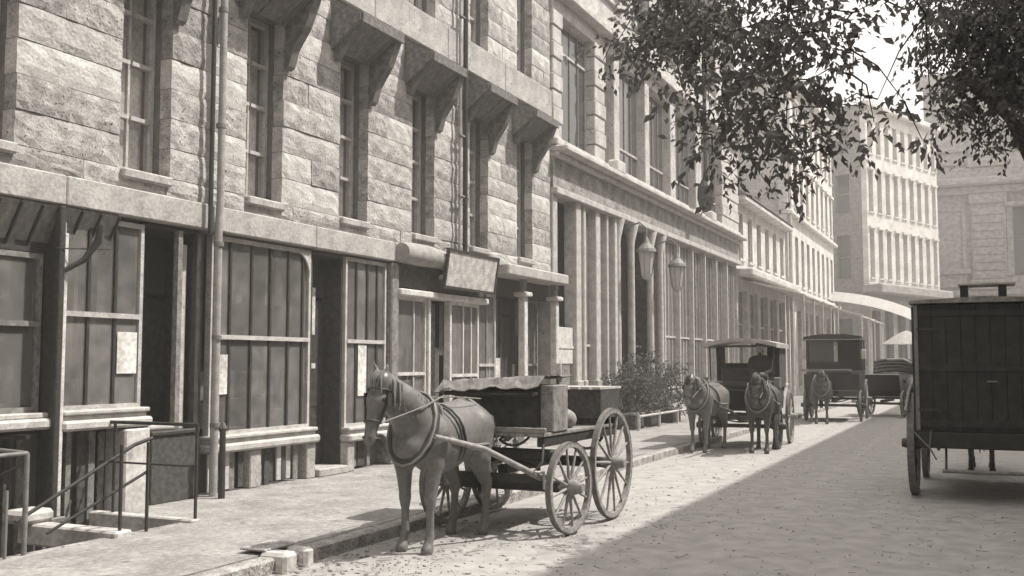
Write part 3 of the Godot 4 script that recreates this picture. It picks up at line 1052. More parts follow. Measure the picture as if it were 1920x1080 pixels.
# ---------------------------------------------------------------- basement areaway by the end shop
func areaway():
	var a := thing("areaway", "sunken basement areaway with plank walls beside the pavement", "areaway", Vector3(-8.6, -1.9, -7.2), 0, "", true)
	bx("retaining_wall", M.grey_stone, a, Vector3(-8.1, -1.95, -8.82), Vector3(-7.951, -0.002, -5.4))
	bx("end_wall", M.grey_stone, a, Vector3(-9.75, -1.95, -8.95), Vector3(-8.1, -0.31, -8.821))
	bx("near_wall", M.grey_stone, a, Vector3(-9.75, -1.95, -5.399), Vector3(-8.1, -0.31, -5.3))
	bx("floor", M.grey_stone, a, Vector3(-9.75, -2.05, -8.82), Vector3(-8.1, -1.95, -5.4))
	bx("curb", M.pale_stone, a, Vector3(-9.35, -0.16, -7.84), Vector3(-7.93, 0.06, -7.62), 0.02)
	bx("curb", M.pale_stone, a, Vector3(-9.5, -0.5, -8.84), Vector3(-7.94, 0.03, -8.70), 0.015)
	bx("cheek_block", M.pale_stone, a, Vector3(-9.45, 0.061, -7.9), Vector3(-9.1, 0.2, -7.5), 0.04)
	for i in 7:
		bx("stair_tread", M.grey_stone, a, Vector3(-9.3, -0.28 - 0.22 * i - 0.06, -7.6 + 0.24 * i - 0.26), Vector3(-8.1, -0.28 - 0.22 * i, -7.6 + 0.24 * i), 0.01)
	# plank wall under the shop sills
	var z := -4.6
	while z > -9.0:
		if z > -8.0 or z < -8.2:
			var xx := -9.72 if z > -8.1 else -9.56
			var top := 0.92 if z > -8.1 else 0.96
			var ww := rng.randf_range(0.07, 0.14)
			if rng.randf() < 0.9:
				bx("plank", [M.board_dark, M.board, M.board_dark, M.mid_paint][rng.randi() % 4], a, Vector3(xx - 0.03, -1.95, z - ww), Vector3(xx + rng.randf_range(-0.01, 0.02), top - rng.randf_range(0.0, 0.03), z))
		z -= 0.165
	bx("plank_backing", M.interior, a, Vector3(-9.95, -1.95, -9.0), Vector3(-9.8, 0.94, -4.6))
	bx("cheek_pier", M.pale_stone, a, Vector3(-9.62, -1.9, -9.42), Vector3(-9.28, 0.96, -9.02), 0.02)
	# railings
	var r := thing("areaway_railing", "dark iron railing with sloping handrails round the areaway next to the doorway", "railing", Vector3(-7.98, 0, -8.2), 0, "railings round the areaway", true)
	for pz in [-7.72, -8.08, -8.80]:
		rod("post", M.iron, r, [Vector3(-7.99, 0.0, pz), Vector3(-7.99, 1.06 if pz < -8.5 else 0.92, pz)], 0.018, 8)
	rod("post", M.iron, r, [Vector3(-9.2, 0.0, -8.78), Vector3(-9.2, 1.06, -8.78)], 0.018, 8)
	rod("top_rail", M.iron, r, [Vector3(-9.45, 1.06, -8.8), Vector3(-7.97, 1.06, -8.8)], 0.02, 8)
	rod("mid_rail", M.iron, r, [Vector3(-9.45, 0.6, -8.8), Vector3(-7.97, 0.6, -8.8)], 0.012, 8)
	rod("handrail", M.iron, r, [Vector3(-8.0, 0.96, -8.15), Vector3(-8.05, 0.9, -7.95), Vector3(-8.3, 0.26, -6.75)], 0.02, 8)
	rod("handrail", M.iron, r, [Vector3(-8.0, 0.62, -8.1), Vector3(-8.3, 0.1, -7.1)], 0.016, 8)
	var r2 := thing("areaway_railing", "pale iron railing post and rails in front of the set-back end shop", "railing", Vector3(-8.05, 0, -6.6), 0, "railings round the areaway", true)
	rod("post", M.iron_grey, r2, [Vector3(-8.02, 0.0, -6.62), Vector3(-8.02, 0.92, -6.62)], 0.024, 8)
	rod("post", M.iron_grey, r2, [Vector3(-8.02, 0.0, -6.42), Vector3(-8.02, 0.6, -6.42)], 0.016, 8)
	rod("post", M.iron_grey, r2, [Vector3(-8.9, -0.5, -6.62), Vector3(-8.9, 0.94, -6.62)], 0.02, 8)
	rod("top_rail", M.iron_grey, r2, [Vector3(-8.02, 0.92, -6.62), Vector3(-9.5, 0.97, -6.66)], 0.02, 8)
	rod("top_rail", M.iron_grey, r2, [Vector3(-8.02, 0.92, -6.62), Vector3(-8.02, 0.92, -5.0)], 0.02, 8)
	rod("handrail", M.iron, r2, [Vector3(-8.02, 0.84, -6.62), Vector3(-9.0, 0.3, -6.2)], 0.014, 8)
	# bin on the landing
	var bin := thing("wooden_bin", "dark wooden bin with a lid standing in the recessed doorway", "bin", Vector3(-9.3, 0, -9.9), 0, "", true)
	bx("box", M.board_dark, bin, Vector3(-9.8, 0.0, -10.32), Vector3(-9.36, 0.84, -9.52), 0.01)
	bx("lid", M.dark_paint, bin, Vector3(-9.82, 0.841, -10.34), Vector3(-9.33, 0.9, -9.49), 0.015)
	rod("cloth_roll", M.paper_grey, bin, [Vector3(-9.5, 0.935, -9.56), Vector3(-9.45, 0.935, -9.95)], 0.05, 8)
	var bol := thing("iron_bollard", "short dark iron bollard at the foot of the tall rain pipe", "bollard", Vector3(-9.0, 0, -10.5), 0, "", true)
	rod("shaft", M.iron, bol, [Vector3(-9.03, 0, -10.42), Vector3(-9.03, 0.84, -10.42), Vector3(-9.03, 0.9, -10.42)], [0.045, 0.04, 0.06], 10)
	rod("cap", M.iron_grey, bol, [Vector3(-9.03, 0.9, -10.42), Vector3(-9.03, 0.97, -10.42)], [0.062, 0.02], 10)

# ---------------------------------------------------------------- building with the iron and glass front
func grid_floor(b: Node, x: float, z0: float, z1: float, ya: float, yb: float, wy0: float, wy1: float, n: int, w: float, wall: Material, frame: Material, glass: Material, inset := 0.18, head := false, ytr := 0.0, thick := 0.4):
	# one storey between z0 and z1 (z0 > z1): spandrels, piers and n windows of width w
	var pitch := (z0 - z1) / n
	if wy0 - ya > 0.02:
		bx("spandrel", wall, b, Vector3(x - thick, ya, z1), Vector3(x, wy0, z0))
	if yb - wy1 > 0.02:
		bx("spandrel", wall, b, Vector3(x - thick, wy1, z1), Vector3(x, yb, z0))
	var e := z0
	for i in n:
		var c := z0 - pitch * (i + 0.5)
		bx("wall_pier", wall, b, Vector3(x - thick, wy0, c + w * 0.5), Vector3(x, wy1, e))
		e = c - w * 0.5
		shop_window(b, c + w * 0.5, c - w * 0.5, wy0, wy1, [c], ytr, x - inset, frame, frame, glass)
		bx("window_sill", wall, b, Vector3(x - inset, wy0 - 0.1, c - w * 0.5 - 0.08), Vector3(x + 0.1, wy0, c + w * 0.5 + 0.08))
		if head:
			bx("window_head", wall, b, Vector3(x - 0.02, wy1 + 0.05, c - w * 0.5 - 0.14), Vector3(x + 0.16, wy1 + 0.22, c + w * 0.5 + 0.14))
	bx("wall_pier", wall, b, Vector3(x - thick, wy0, z1), Vector3(x, wy1, e))

func iron_front_building():
	var b := thing("iron_front_building", "pale commercial building with tall mullioned windows above a deep cornice and pillared shopfront", "building", Vector3(FX, 0, -32), 0, "", true)
	var X := FX
	var zN := -22.3
	var zE := -42.5
	# upper storey: quoined piers and tall lights
	var piers := [[-22.3, -22.86], [-25.2, -26.0], [-26.75, -27.2], [-29.62, -30.05], [-32.38, -32.98], [-35.6, -36.4], [-39.6, -42.5]]
	for i in piers.size():
		var p: Array = piers[i]
		if i == 0 or i == 1 or i == 6:
			var y := 7.2
			var k := 0
			while y < 10.3:
				var ex := 0.03 if k % 2 else 0.0
				bx("quoin", M.pale_stone, b, Vector3(X - 0.4, y, p[1] - ex * (1 if i < 6 else 0)), Vector3(X + 0.05 + ex, y + 0.385, p[0] + ex), 0.02)
				y += 0.4
				k += 1
		else:
			bx("pilaster", M.pale_stone, b, Vector3(X - 0.4, 7.2, p[1]), Vector3(X + 0.06, 10.4, p[0]), 0.02)
	for i in piers.size() - 1:
		var a: float = piers[i][1]
		var e: float = piers[i + 1][0]
		var mull := []
		if a - e > 1.5:
			var m := (a + e) * 0.5
			mull = [lerpf(a, m, 0.5), m, lerpf(m, e, 0.5)]
		shop_window(b, a, e, 7.24, 10.38, mull, 8.0 if i > 1 else 9.6, X - 0.22, M.pale_paint, M.mid_paint, M.glass_dark, 0.1)
	bx("window_ledge", M.pale_stone, b, Vector3(X - 0.4, 7.02, zE), Vector3(X + 0.16, 7.2, zN), 0.03)
	bx("main_cornice", M.pale_stone, b, Vector3(X - 0.3, 6.84, zE), Vector3(X + 0.42, 7.0, zN), 0.04)
	bx("cornice_bed", M.pale_stone, b, Vector3(X - 0.3, 6.72, zE), Vector3(X + 0.2, 6.84, zN), 0.03)
	bx("frieze", M.grey_stone, b, Vector3(X - 0.4, 5.98, zE), Vector3(X + 0.05, 6.72, zN))
	bx("architrave", M.pale_stone, b, Vector3(X - 0.4, 5.82, zE), Vector3(X + 0.16, 5.98, zN), 0.02)
	for bz in [-26.4, -36.9]:
		bx("ledge_block", M.white_wall, b, Vector3(X + 0.1, 6.98, bz - 0.35), Vector3(X + 0.4, 7.32, bz + 0.35), 0.04)
	bx("upper_lintel", M.pale_stone, b, Vector3(X - 0.4, 10.38, zE), Vector3(X + 0.04, 10.75, zN))
	bx("upper_cornice", M.pale_stone, b, Vector3(X - 0.3, 10.75, zE), Vector3(X + 0.3, 10.95, zN), 0.04)
	bx("upper_band", M.pale_stone, b, Vector3(X - 0.4, 10.95, zE), Vector3(X + 0.02, 11.7, zN))
	grid_floor(b, X, zN, zE, 11.7, 15.4, 12.0, 14.6, 7, 1.7, M.pale_stone, M.pale_paint, M.glass_dark, 0.2, true)
	bx("roof_cornice", M.pale_stone, b, Vector3(X - 0.4, 15.4, zE), Vector3(X + 0.55, 15.9, zN), 0.08)
	bx("roof", M.roof_slate, b, Vector3(-20, 15.4, zE), Vector3(X - 0.4, 15.8, zN))
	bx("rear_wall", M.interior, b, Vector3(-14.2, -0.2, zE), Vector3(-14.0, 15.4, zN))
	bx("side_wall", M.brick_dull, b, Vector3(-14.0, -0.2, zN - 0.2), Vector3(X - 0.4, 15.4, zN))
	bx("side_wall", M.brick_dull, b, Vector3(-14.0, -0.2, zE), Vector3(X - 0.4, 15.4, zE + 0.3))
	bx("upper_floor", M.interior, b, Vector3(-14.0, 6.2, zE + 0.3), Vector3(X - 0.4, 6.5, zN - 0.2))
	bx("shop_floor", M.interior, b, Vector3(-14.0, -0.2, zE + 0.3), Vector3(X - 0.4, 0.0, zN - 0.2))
	# shopfront
	bx("corner_pier", M.smooth_stone, b, Vector3(X - 0.4, 0, -22.6), Vector3(X + 0.04, 5.82, zN), 0.02)
	bx("stall_riser", M.grey_stone, b, Vector3(X - 0.4, 0, -27.0), Vector3(X - 0.02, 1.0, -22.6), 0.02)
	shop_window(b, -22.62, -23.8, 1.0, 5.8, [], 3.3, X - 0.45, M.dark_paint, M.dark_paint, M.glass_dark)
	for q in [[-23.82, 0.34], [-24.35, 0.16], [-25.25, 0.34], [-26.1, 0.14], [-26.75, 0.22]]:
		bx("pilaster", M.pale_paint, b, Vector3(X - 0.3, 1.0, q[0] - q[1]), Vector3(X + 0.05, 5.82, q[0]), 0.02)
		bx("pilaster_base", M.pale_paint, b, Vector3(X - 0.3, 1.0, q[0] - q[1] - 0.03), Vector3(X + 0.09, 1.3, q[0] + 0.03), 0.02)
	for q in [[-24.16, -24.35], [-24.51, -25.25], [-25.59, -26.1], [-26.24, -26.75]]:
		shop_window(b, q[0], q[1], 1.02, 5.8, [], 2.2, X - 0.15, M.pale_paint, M.pale_paint, M.glass)
	# columned entrance
	for cz in [-27.2, -28.45, -30.3, -31.35]:
		var st := st_new()
		tube(st, [Vector3(X - 0.05, 0.0, cz), Vector3(X - 0.05, 0.25, cz), Vector3(X - 0.05, 0.3, cz), Vector3(X - 0.05, 5.2, cz), Vector3(X - 0.05, 5.35, cz), Vector3(X - 0.05, 5.82, cz)], [0.2, 0.2, 0.12, 0.105, 0.13, 0.24], 14)
		part("column", st.commit(), M.pale_paint, b)
	bx("entrance_back", M.dark_paint, b, Vector3(X - 1.3, 3.4, -31.3), Vector3(X - 1.2, 5.82, -27.1))
	for dz in [-27.9, -29.2, -30.5]:
		door(b, dz - 0.5, dz + 0.5, X - 1.2, 3.2, M.dark_paint)
	bx("entrance_step", M.smooth_stone, b, Vector3(X - 1.2, 0.001, -31.5), Vector3(X + 0.25, 0.14, -27.0), 0.02)
	# long shop windows
	bx("stall_riser", M.pale_paint, b, Vector3(X - 0.3, 0, -42.4), Vector3(X + 0.02, 0.95, -31.55), 0.02)
	var z := -31.55
	var k := 0
	while z > -42.0:
		var e := maxf(z - 1.75, -42.4)
		shop_window(b, z - 0.12, e, 0.96, 5.8, [lerpf(z, e, 0.28), lerpf(z, e, 0.52), lerpf(z, e, 0.76)], 2.6, X - 0.12, M.pale_paint, M.pale_paint if k < 2 else M.mid_paint, M.glass)
		bx("pilaster", M.pale_paint, b, Vector3(X - 0.3, 0.95, z - 0.12), Vector3(X + 0.05, 5.82, z), 0.015)
		z = e
		k += 1
	# lanterns on brackets
	lantern(Vector3(-8.75, 4.15, -27.75), "large glass lantern hanging before the columned entrance")
	lantern(Vector3(-8.75, 4.0, -30.9), "large glass lantern hanging before the long shop windows")
	# hanging trade pole
	var tp := thing("trade_pole", "tall dark pole with a hanging ornament on the front of the pale iron-fronted building", "pole", Vector3(-8.8, 6.9, -34.8), 0, "", true)
	rod("pole", M.iron, tp, [Vector3(-8.78, 7.3, -34.8), Vector3(-8.8, 12.6, -34.8)], 0.07, 8)
	rod("stay", M.iron, tp, [Vector3(-9.4, 9.0, -34.8), Vector3(-8.8, 9.2, -34.8)], 0.03, 6)
	part("ornament", lathe([[0.0, 7.0], [0.2, 7.1], [0.32, 7.5], [0.3, 7.9], [0.12, 8.15], [0.08, 8.4]], 12), M.iron, tp, Vector3(-8.78, 0, -34.8))
	# white board in the first bay
	var wb := thing("white_board", "plain white board standing in the first dark shop bay past the porch", "board", Vector3(-9.45, 1.0, -23.2), 0, "", true)
	bx("panel", M.white_paint, wb, Vector3(-9.5, 1.72, -23.76), Vector3(-9.44, 2.62, -22.66), 0.01)
	bx("ledger", M.white_paint, wb, Vector3(-9.52, 2.1, -23.76), Vector3(-9.42, 2.16, -22.66))
	bx("stand", M.mid_paint, wb, Vector3(-9.52, 1.0, -23.6), Vector3(-9.46, 1.72, -22.8))

func lathe(prof: Array, seg: int) -> Mesh:
	var st := st_new()
	for i in prof.size() - 1:
		for k in seg:
			var a := TAU * k / seg
			var b := TAU * (k + 1) / seg
			var r0: float = prof[i][0]
			var r1: float = prof[i + 1][0]
			var y0: float = prof[i][1]
			var y1: float = prof[i + 1][1]
			var m := (a + b) * 0.5
			quad(st, Vector3(cos(a) * r0, y0, sin(a) * r0), Vector3(cos(b) * r0, y0, sin(b) * r0), Vector3(cos(b) * r1, y1, sin(b) * r1), Vector3(cos(a) * r1, y1, sin(a) * r1), Vector3(cos(m), 0.0001 + (0.4 if r1 < r0 else -0.4), sin(m)))
	return st.commit()

func lantern(at: Vector3, label: String):
	var l := thing("street_lantern", label, "lantern", at, 0, "lanterns on the iron-fronted building")
	part("glass", lathe([[0.16, 0.12], [0.24, 0.75]], 8), M.lantern_glass, l)
	part("cap", lathe([[0.3, 0.75], [0.27, 0.84], [0.12, 1.0], [0.05, 1.15], [0.0, 1.25]], 12), M.iron_grey, l)
	part("base", lathe([[0.0, -0.06], [0.12, 0.0], [0.18, 0.12]], 12), M.pale_paint, l)
	for k in 8:
		var a := TAU * k / 8
		rod("glazing_bar", M.mid_paint, l, [Vector3(cos(a) * 0.165, 0.12, sin(a) * 0.165), Vector3(cos(a) * 0.245, 0.75, sin(a) * 0.245)], 0.012, 5)
	rod("bracket", M.iron_grey, l, [Vector3(0, 1.2, 0), Vector3(0, 1.45, 0), Vector3(-0.2, 1.62, 0), Vector3(-0.65, 1.5, 0)], 0.025, 6)

# ---------------------------------------------------------------- buildings further down the street
func far_buildings():
	# low house with a hipped roof
	var b := thing("low_house", "low pale house with a grey hipped roof beyond the iron-fronted building", "house", Vector3(FX, 0, -48.4), 0, "", true)
	var z0 := -42.6
	var z1 := -54.2
	var X := FX - 0.1
	grid_floor(b, X, z0, z1, 0.0, 5.4, 0.7, 4.9, 5, 1.7, M.pale_stone, M.pale_paint, M.glass_dark, 0.2, false, 3.4)
	bx("shop_cornice", M.white_wall, b, Vector3(X - 0.3, 5.4, z1), Vector3(X + 0.7, 5.75, z0), 0.06)
	grid_floor(b, X, z0, z1, 5.75, 8.6, 6.2, 8.2, 6, 0.95, M.white_wall, M.pale_paint, M.glass_dark, 0.15)
	bx("eaves", M.white_wall, b, Vector3(X - 0.3, 8.6, z1), Vector3(X + 0.45, 8.85, z0), 0.05)
	var st := st_new()
	var A := Vector3(X + 0.5, 8.85, z0)
	var B := Vector3(X + 0.5, 8.85, z1)
	var Cc := Vector3(X - 7.0, 8.85, z1)
	var D := Vector3(X - 7.0, 8.85, z0)
	var R0 := Vector3(X - 3.2, 11.6, z0 - 0.4)
	var R1 := Vector3(X - 3.2, 11.6, z1 + 3.0)
	quad(st, A, B, R1, R0, Vector3(1, 1, 0))
	quad(st, D, Cc, R1, R0, Vector3(-1, 1, 0))
	tri(st, B, Cc, R1, Vector3(0, 1, -1))
	tri(st, A, D, R0, Vector3(0, 0.2, 1))
	var rf := part("roof", st.commit(), M.roof_slate, b)
	bx("chimney", M.brick_dull, rf, Vector3(X - 3.6, 10.8, -47.5), Vector3(X - 2.8, 13.0, -46.7))
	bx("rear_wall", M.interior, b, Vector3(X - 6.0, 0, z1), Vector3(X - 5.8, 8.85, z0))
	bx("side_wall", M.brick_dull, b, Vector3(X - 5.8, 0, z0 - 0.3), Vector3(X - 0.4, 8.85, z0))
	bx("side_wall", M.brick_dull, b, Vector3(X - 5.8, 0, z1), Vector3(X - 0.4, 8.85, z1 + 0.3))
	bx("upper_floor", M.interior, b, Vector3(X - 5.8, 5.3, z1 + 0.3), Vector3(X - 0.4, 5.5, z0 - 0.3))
	# tall pale house
	var t := thing("tall_house", "tall pale house with ranks of narrow windows next to the low house", "house", Vector3(FX, 0, -63.2), 0, "", true)
	z0 = -54.3
	z1 = -72.2
	X = FX
	grid_floor(t, X, z0, z1, 0.0, 5.2, 0.5, 4.6, 8, 1.35, M.white_wall, M.pale_paint, M.glass_dark, 0.25, false, 3.2)
	bx("shop_cornice", M.white_wall, t, Vector3(X - 0.3, 5.2, z1), Vector3(X + 0.45, 5.6, z0), 0.06)
	grid_floor(t, X, z0, z1, 5.6, 9.6, 6.0, 8.7, 9, 1.0, M.white_wall, M.pale_paint, M.glass_dark, 0.25, false)
	bx("string_course", M.white_wall, t, Vector3(X - 0.3, 9.6, z1), Vector3(X + 0.3, 9.85, z0), 0.05)
	grid_floor(t, X, z0, z1, 9.85, 13.6, 10.3, 12.8, 9, 1.0, M.white_wall, M.pale_paint, M.glass_dark, 0.25, true)
	grid_floor(t, X, z0, z1, 13.6, 17.0, 13.95, 16.2, 9, 1.0, M.white_wall, M.pale_paint, M.glass_dark, 0.25, true)
	bx("roof_cornice", M.white_wall, t, Vector3(X - 0.3, 17.0, z1), Vector3(X + 0.6, 17.5, z0), 0.08)
	bx("roof", M.roof_slate, t, Vector3(X - 9.0, 17.0, z1), Vector3(X - 0.3, 17.4, z0))
	bx("rear_wall", M.interior, t, Vector3(X - 6.0, 0, z1), Vector3(X - 5.8, 17.0, z0))
	bx("side_wall", M.render_wall, t, Vector3(X - 5.8, 0, z0 - 0.3), Vector3(X - 0.4, 17.0, z0))
	bx("side_wall", M.render_wall, t, Vector3(X - 5.8, 0, z1), Vector3(X - 0.4, 17.0, z1 + 0.3))
	for y in [5.1, 9.5, 13.5]:
		bx("upper_floor", M.interior, t, Vector3(X - 5.8, y, z1 + 0.3), Vector3(X - 0.4, y + 0.2, z0 - 0.3))
	var rp := thing("rain_pipe", "pale rain pipe at the corner of the tall pale house", "pipe", Vector3(FX + 0.1, 0, -54.3), 0, "", true)
	rod("pipe", M.pale_paint, rp, [Vector3(FX + 0.14, 0, -54.5), Vector3(FX + 0.14, 16.9, -54.5)], 0.1, 8)
	rod("hopper", M.pale_paint, rp, [Vector3(FX + 0.14, 16.4, -54.5), Vector3(FX + 0.14, 16.9, -54.5)], [0.12, 0.22], 8)
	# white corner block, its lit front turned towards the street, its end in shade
	var w := thing("white_block", "white four-storey corner building with close-set windows, at the bend of the street", "building", Vector3(-7.7, 0, -78.0), deg_to_rad(-20.5))
	var L := -12.4
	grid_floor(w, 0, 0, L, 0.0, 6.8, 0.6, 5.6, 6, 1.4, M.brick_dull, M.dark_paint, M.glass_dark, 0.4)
	bx("ground_cornice", M.grey_stone, w, Vector3(-0.4, 6.8, L), Vector3(1.1, 7.5, 0.3), 0.1)
	grid_floor(w, 0, 0, L, 7.5, 12.4, 8.0, 11.6, 9, 0.72, M.white_wall, M.pale_paint, M.glass_dark, 0.3, true)
	grid_floor(w, 0, 0, L, 12.4, 17.0, 12.9, 16.0, 9, 0.72, M.white_wall, M.pale_paint, M.glass_dark, 0.3, true)
	grid_floor(w, 0, 0, L, 17.0, 20.6, 17.3, 19.8, 9, 0.72, M.white_wall, M.pale_paint, M.glass_dark, 0.3, false)
	bx("roof_cornice", M.white_wall, w, Vector3(-0.4, 20.6, L), Vector3(0.5, 21.1, 0.4), 0.1)
	bx("roof", M.roof_slate, w, Vector3(-14, 20.6, L), Vector3(-0.4, 21.0, 0))
	bx("rear_wall", M.interior, w, Vector3(-5.0, 0, L), Vector3(-4.8, 20.6, -0.4))
	bx("far_wall", M.render_wall, w, Vector3(-14.0, 0, L), Vector3(-0.4, 20.6, L + 0.3))
	for y in [6.6, 12.2, 16.8]:
		bx("upper_floor", M.interior, w, Vector3(-4.8, y, L + 0.3), Vector3(-0.4, y + 0.2, -0.4))
	# the end wall, with its own windows
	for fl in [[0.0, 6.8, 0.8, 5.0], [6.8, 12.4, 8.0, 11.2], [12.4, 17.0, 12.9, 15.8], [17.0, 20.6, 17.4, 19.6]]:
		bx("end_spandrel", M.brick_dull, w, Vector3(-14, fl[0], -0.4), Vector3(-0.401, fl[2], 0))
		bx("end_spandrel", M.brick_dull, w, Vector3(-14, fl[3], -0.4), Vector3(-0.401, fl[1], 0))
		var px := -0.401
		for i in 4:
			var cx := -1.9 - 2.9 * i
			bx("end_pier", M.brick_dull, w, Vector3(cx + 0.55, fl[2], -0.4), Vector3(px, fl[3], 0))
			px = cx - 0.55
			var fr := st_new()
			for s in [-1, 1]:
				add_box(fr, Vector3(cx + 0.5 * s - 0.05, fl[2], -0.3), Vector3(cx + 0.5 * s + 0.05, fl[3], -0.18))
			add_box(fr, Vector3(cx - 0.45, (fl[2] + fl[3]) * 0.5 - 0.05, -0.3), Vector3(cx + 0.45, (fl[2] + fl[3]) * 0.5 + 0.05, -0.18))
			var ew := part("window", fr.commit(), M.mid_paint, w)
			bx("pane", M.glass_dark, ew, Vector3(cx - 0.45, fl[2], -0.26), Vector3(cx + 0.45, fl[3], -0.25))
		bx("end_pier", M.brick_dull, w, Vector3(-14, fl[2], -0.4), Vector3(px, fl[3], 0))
	# classical building closing the street
	var c := thing("classical_building", "grey classical stone building with heavy cornices closing the street", "building", Vector3(-4.6, 0, -98.0), deg_to_rad(-90))
	var S: Material = M.grey_stone
	bx("base_wall", S, c, Vector3(-0.8, 0, -17), Vector3(0, 7.6, 0))
	bx("plinth_course", S, c, Vector3(-0.4, 7.6, -17), Vector3(0.4, 8.1, 0), 0.1)
	# two giant storeys: bays between pilasters
	var bays := [[0.0, 3.6, "panel"], [3.6, 6.4, "pilaster"], [6.4, 10.2, "window"], [10.2, 13.0, "pilaster"], [13.0, 17.0, "window"]]
	for st2 in [[8.1, 16.6], [19.0, 26.5]]:
		var y0: float = st2[0]
		var y1: float = st2[1]
		for q in bays:
			var a: float = -q[0]
			var e: float = -q[1]
			if q[2] == "pilaster":
				bx("pilaster", S, c, Vector3(-0.8, y0, e), Vector3(0.35, y1, a), 0.06)
				bx("pilaster_base", S, c, Vector3(-0.5, y0, e - 0.15), Vector3(0.55, y0 + 0.9, a + 0.15), 0.08)
				bx("pilaster_capital", S, c, Vector3(-0.5, y1 - 0.9, e - 0.15), Vector3(0.6, y1, a + 0.15), 0.1)
				var yy := y0 + 1.0
				while yy < y1 - 1.4:
					bx("rustic_block", S, c, Vector3(0.3, yy, e + 0.12), Vector3(0.43, yy + 0.62, a - 0.12), 0.03)
					yy += 0.7
			elif q[2] == "panel":
				bx("wall", S, c, Vector3(-0.8, y0, e), Vector3(0, y1, a))
				bx("panel_frame", S, c, Vector3(0, y0 + 1.9, e + 0.4), Vector3(0.16, y1 - 1.4, e + 0.75), 0.04)
				bx("panel_frame", S, c, Vector3(0, y0 + 1.9, a - 0.75), Vector3(0.16, y1 - 1.4, a - 0.4), 0.04)
				bx("panel_frame", S, c, Vector3(0, y1 - 1.4, e + 0.4), Vector3(0.16, y1 - 1.05, a - 0.4), 0.04)
				bx("panel_ledge", S, c, Vector3(0, y0 + 1.45, e + 0.1), Vector3(0.5, y0 + 1.9, a - 0.1), 0.06)
				bx("panel_apron", S, c, Vector3(0, y0 + 0.3, e + 0.4), Vector3(0.2, y0 + 1.45, a - 0.4), 0.04)
			else:
				bx("spandrel", S, c, Vector3(-0.8, y0, e), Vector3(0, y0 + 1.2, a))
				bx("spandrel", S, c, Vector3(-0.8, y1 - 1.2, e), Vector3(0, y1, a))
				bx("jamb", S, c, Vector3(-0.8, y0 + 1.2, e), Vector3(0.12, y1 - 1.2, e + 0.55), 0.05)
				bx("jamb", S, c, Vector3(-0.8, y0 + 1.2, a - 0.55), Vector3(0.12, y1 - 1.2, a), 0.05)
				bx("window_hood_stone", S, c, Vector3(0, y1 - 1.3, e - 0.1), Vector3(0.6, y1 - 0.85, a + 0.1), 0.08)
				shop_window(c, a - 0.55, e + 0.55, y0 + 1.2, y1 - 1.2, [(a + e) * 0.5], y0 + 4.4, -0.5, M.mid_paint, M.mid_paint, M.glass_dark)
	bx("main_cornice", S, c, Vector3(-0.8, 16.6, -17), Vector3(0.6, 17.3, 0.3), 0.1)
	bx("main_cornice", S, c, Vector3(-0.8, 17.3, -17), Vector3(1.3, 18.0, 0.8), 0.15)
	bx("attic_course", S, c, Vector3(-0.8, 18.0, -17), Vector3(0.3, 19.0, 0), 0.1)
	bx("roof_cornice", S, c, Vector3(-0.8, 26.5, -17), Vector3(1.2, 27.6, 0.6), 0.15)
	bx("roof", M.roof_slate, c, Vector3(-14, 26.6, -17), Vector3(-0.8, 27.2, 0))
	bx("rear_wall", M.interior, c, Vector3(-6, 0, -17), Vector3(-5.8, 26.5, 0))
	bx("side_wall", S, c, Vector3(-14, 0, -0.4), Vector3(-0.8, 26.5, 0))
	# awnings over the pavement
	awning(Vector3(-9.4, 5.3, -57.0), 13.5, 3.4, 1.0, "long pale canvas awning over the pavement before the tall pale house")
	awning(Vector3(-9.5, 5.35, -43.2), 10.5, 2.7, 0.75, "pale canvas awning over the pavement before the low house")
	var aw2 := thing("corner_awning", "pale curved canvas awning on posts at the street bend, behind the hooded carriage", "awning", Vector3(-6.2, ROAD, -72.0))
	var sa := st_new()
	for i in 10:
		var u0 := i / 10.0
		var u1 := (i + 1) / 10.0
		for o in [0.0, -0.03]:
			var d := Vector3(0, o, 0)
			var f0 := Vector3(-5.0 + 8.0 * u0, 6.2 + 0.7 * (1.0 - u0) - 1.5 * u0 * u0 * u0, 0)
			var f1 := Vector3(-5.0 + 8.0 * u1, 6.2 + 0.7 * (1.0 - u1) - 1.5 * u1 * u1 * u1, 0)
			quad(sa, f0 + d, f1 + d, f1 + d + Vector3(0, -0.75, 2.6), f0 + d + Vector3(0, -0.75, 2.6), Vector3(0, 1, 0.3) if o == 0.0 else Vector3(0, -1, -0.3))
	part("canvas", sa.commit(), M.canvas, aw2)
	for q in [[-3.0, 0.1, 6.6], [2.8, 0.1, 4.8], [-3.0, 2.5, 5.9], [2.8, 2.5, 4.1]]:
		rod("post", M.mid_paint, aw2, [Vector3(q[0], 0, q[1]), Vector3(q[0], q[2], q[1])], 0.05, 6)
	var tent := thing("market_umbrella", "small white canvas umbrella standing behind the carriages", "umbrella", Vector3(-3.5, ROAD, -52.0))
	part("canopy", lathe([[1.15, 2.75], [0.7, 3.05], [0.25, 3.32], [0.0, 3.4]], 10), M.canvas, tent)
	rod("pole", M.board, tent, [Vector3(0, 0, 0), Vector3(0, 3.35, 0)], 0.03, 6)
	for k in 8:
		var an := TAU * k / 8
		rod("rib", M.board, tent, [Vector3(0, 2.9, 0), Vector3(cos(an) * 1.1, 2.74, sin(an) * 1.1)], 0.012, 4)

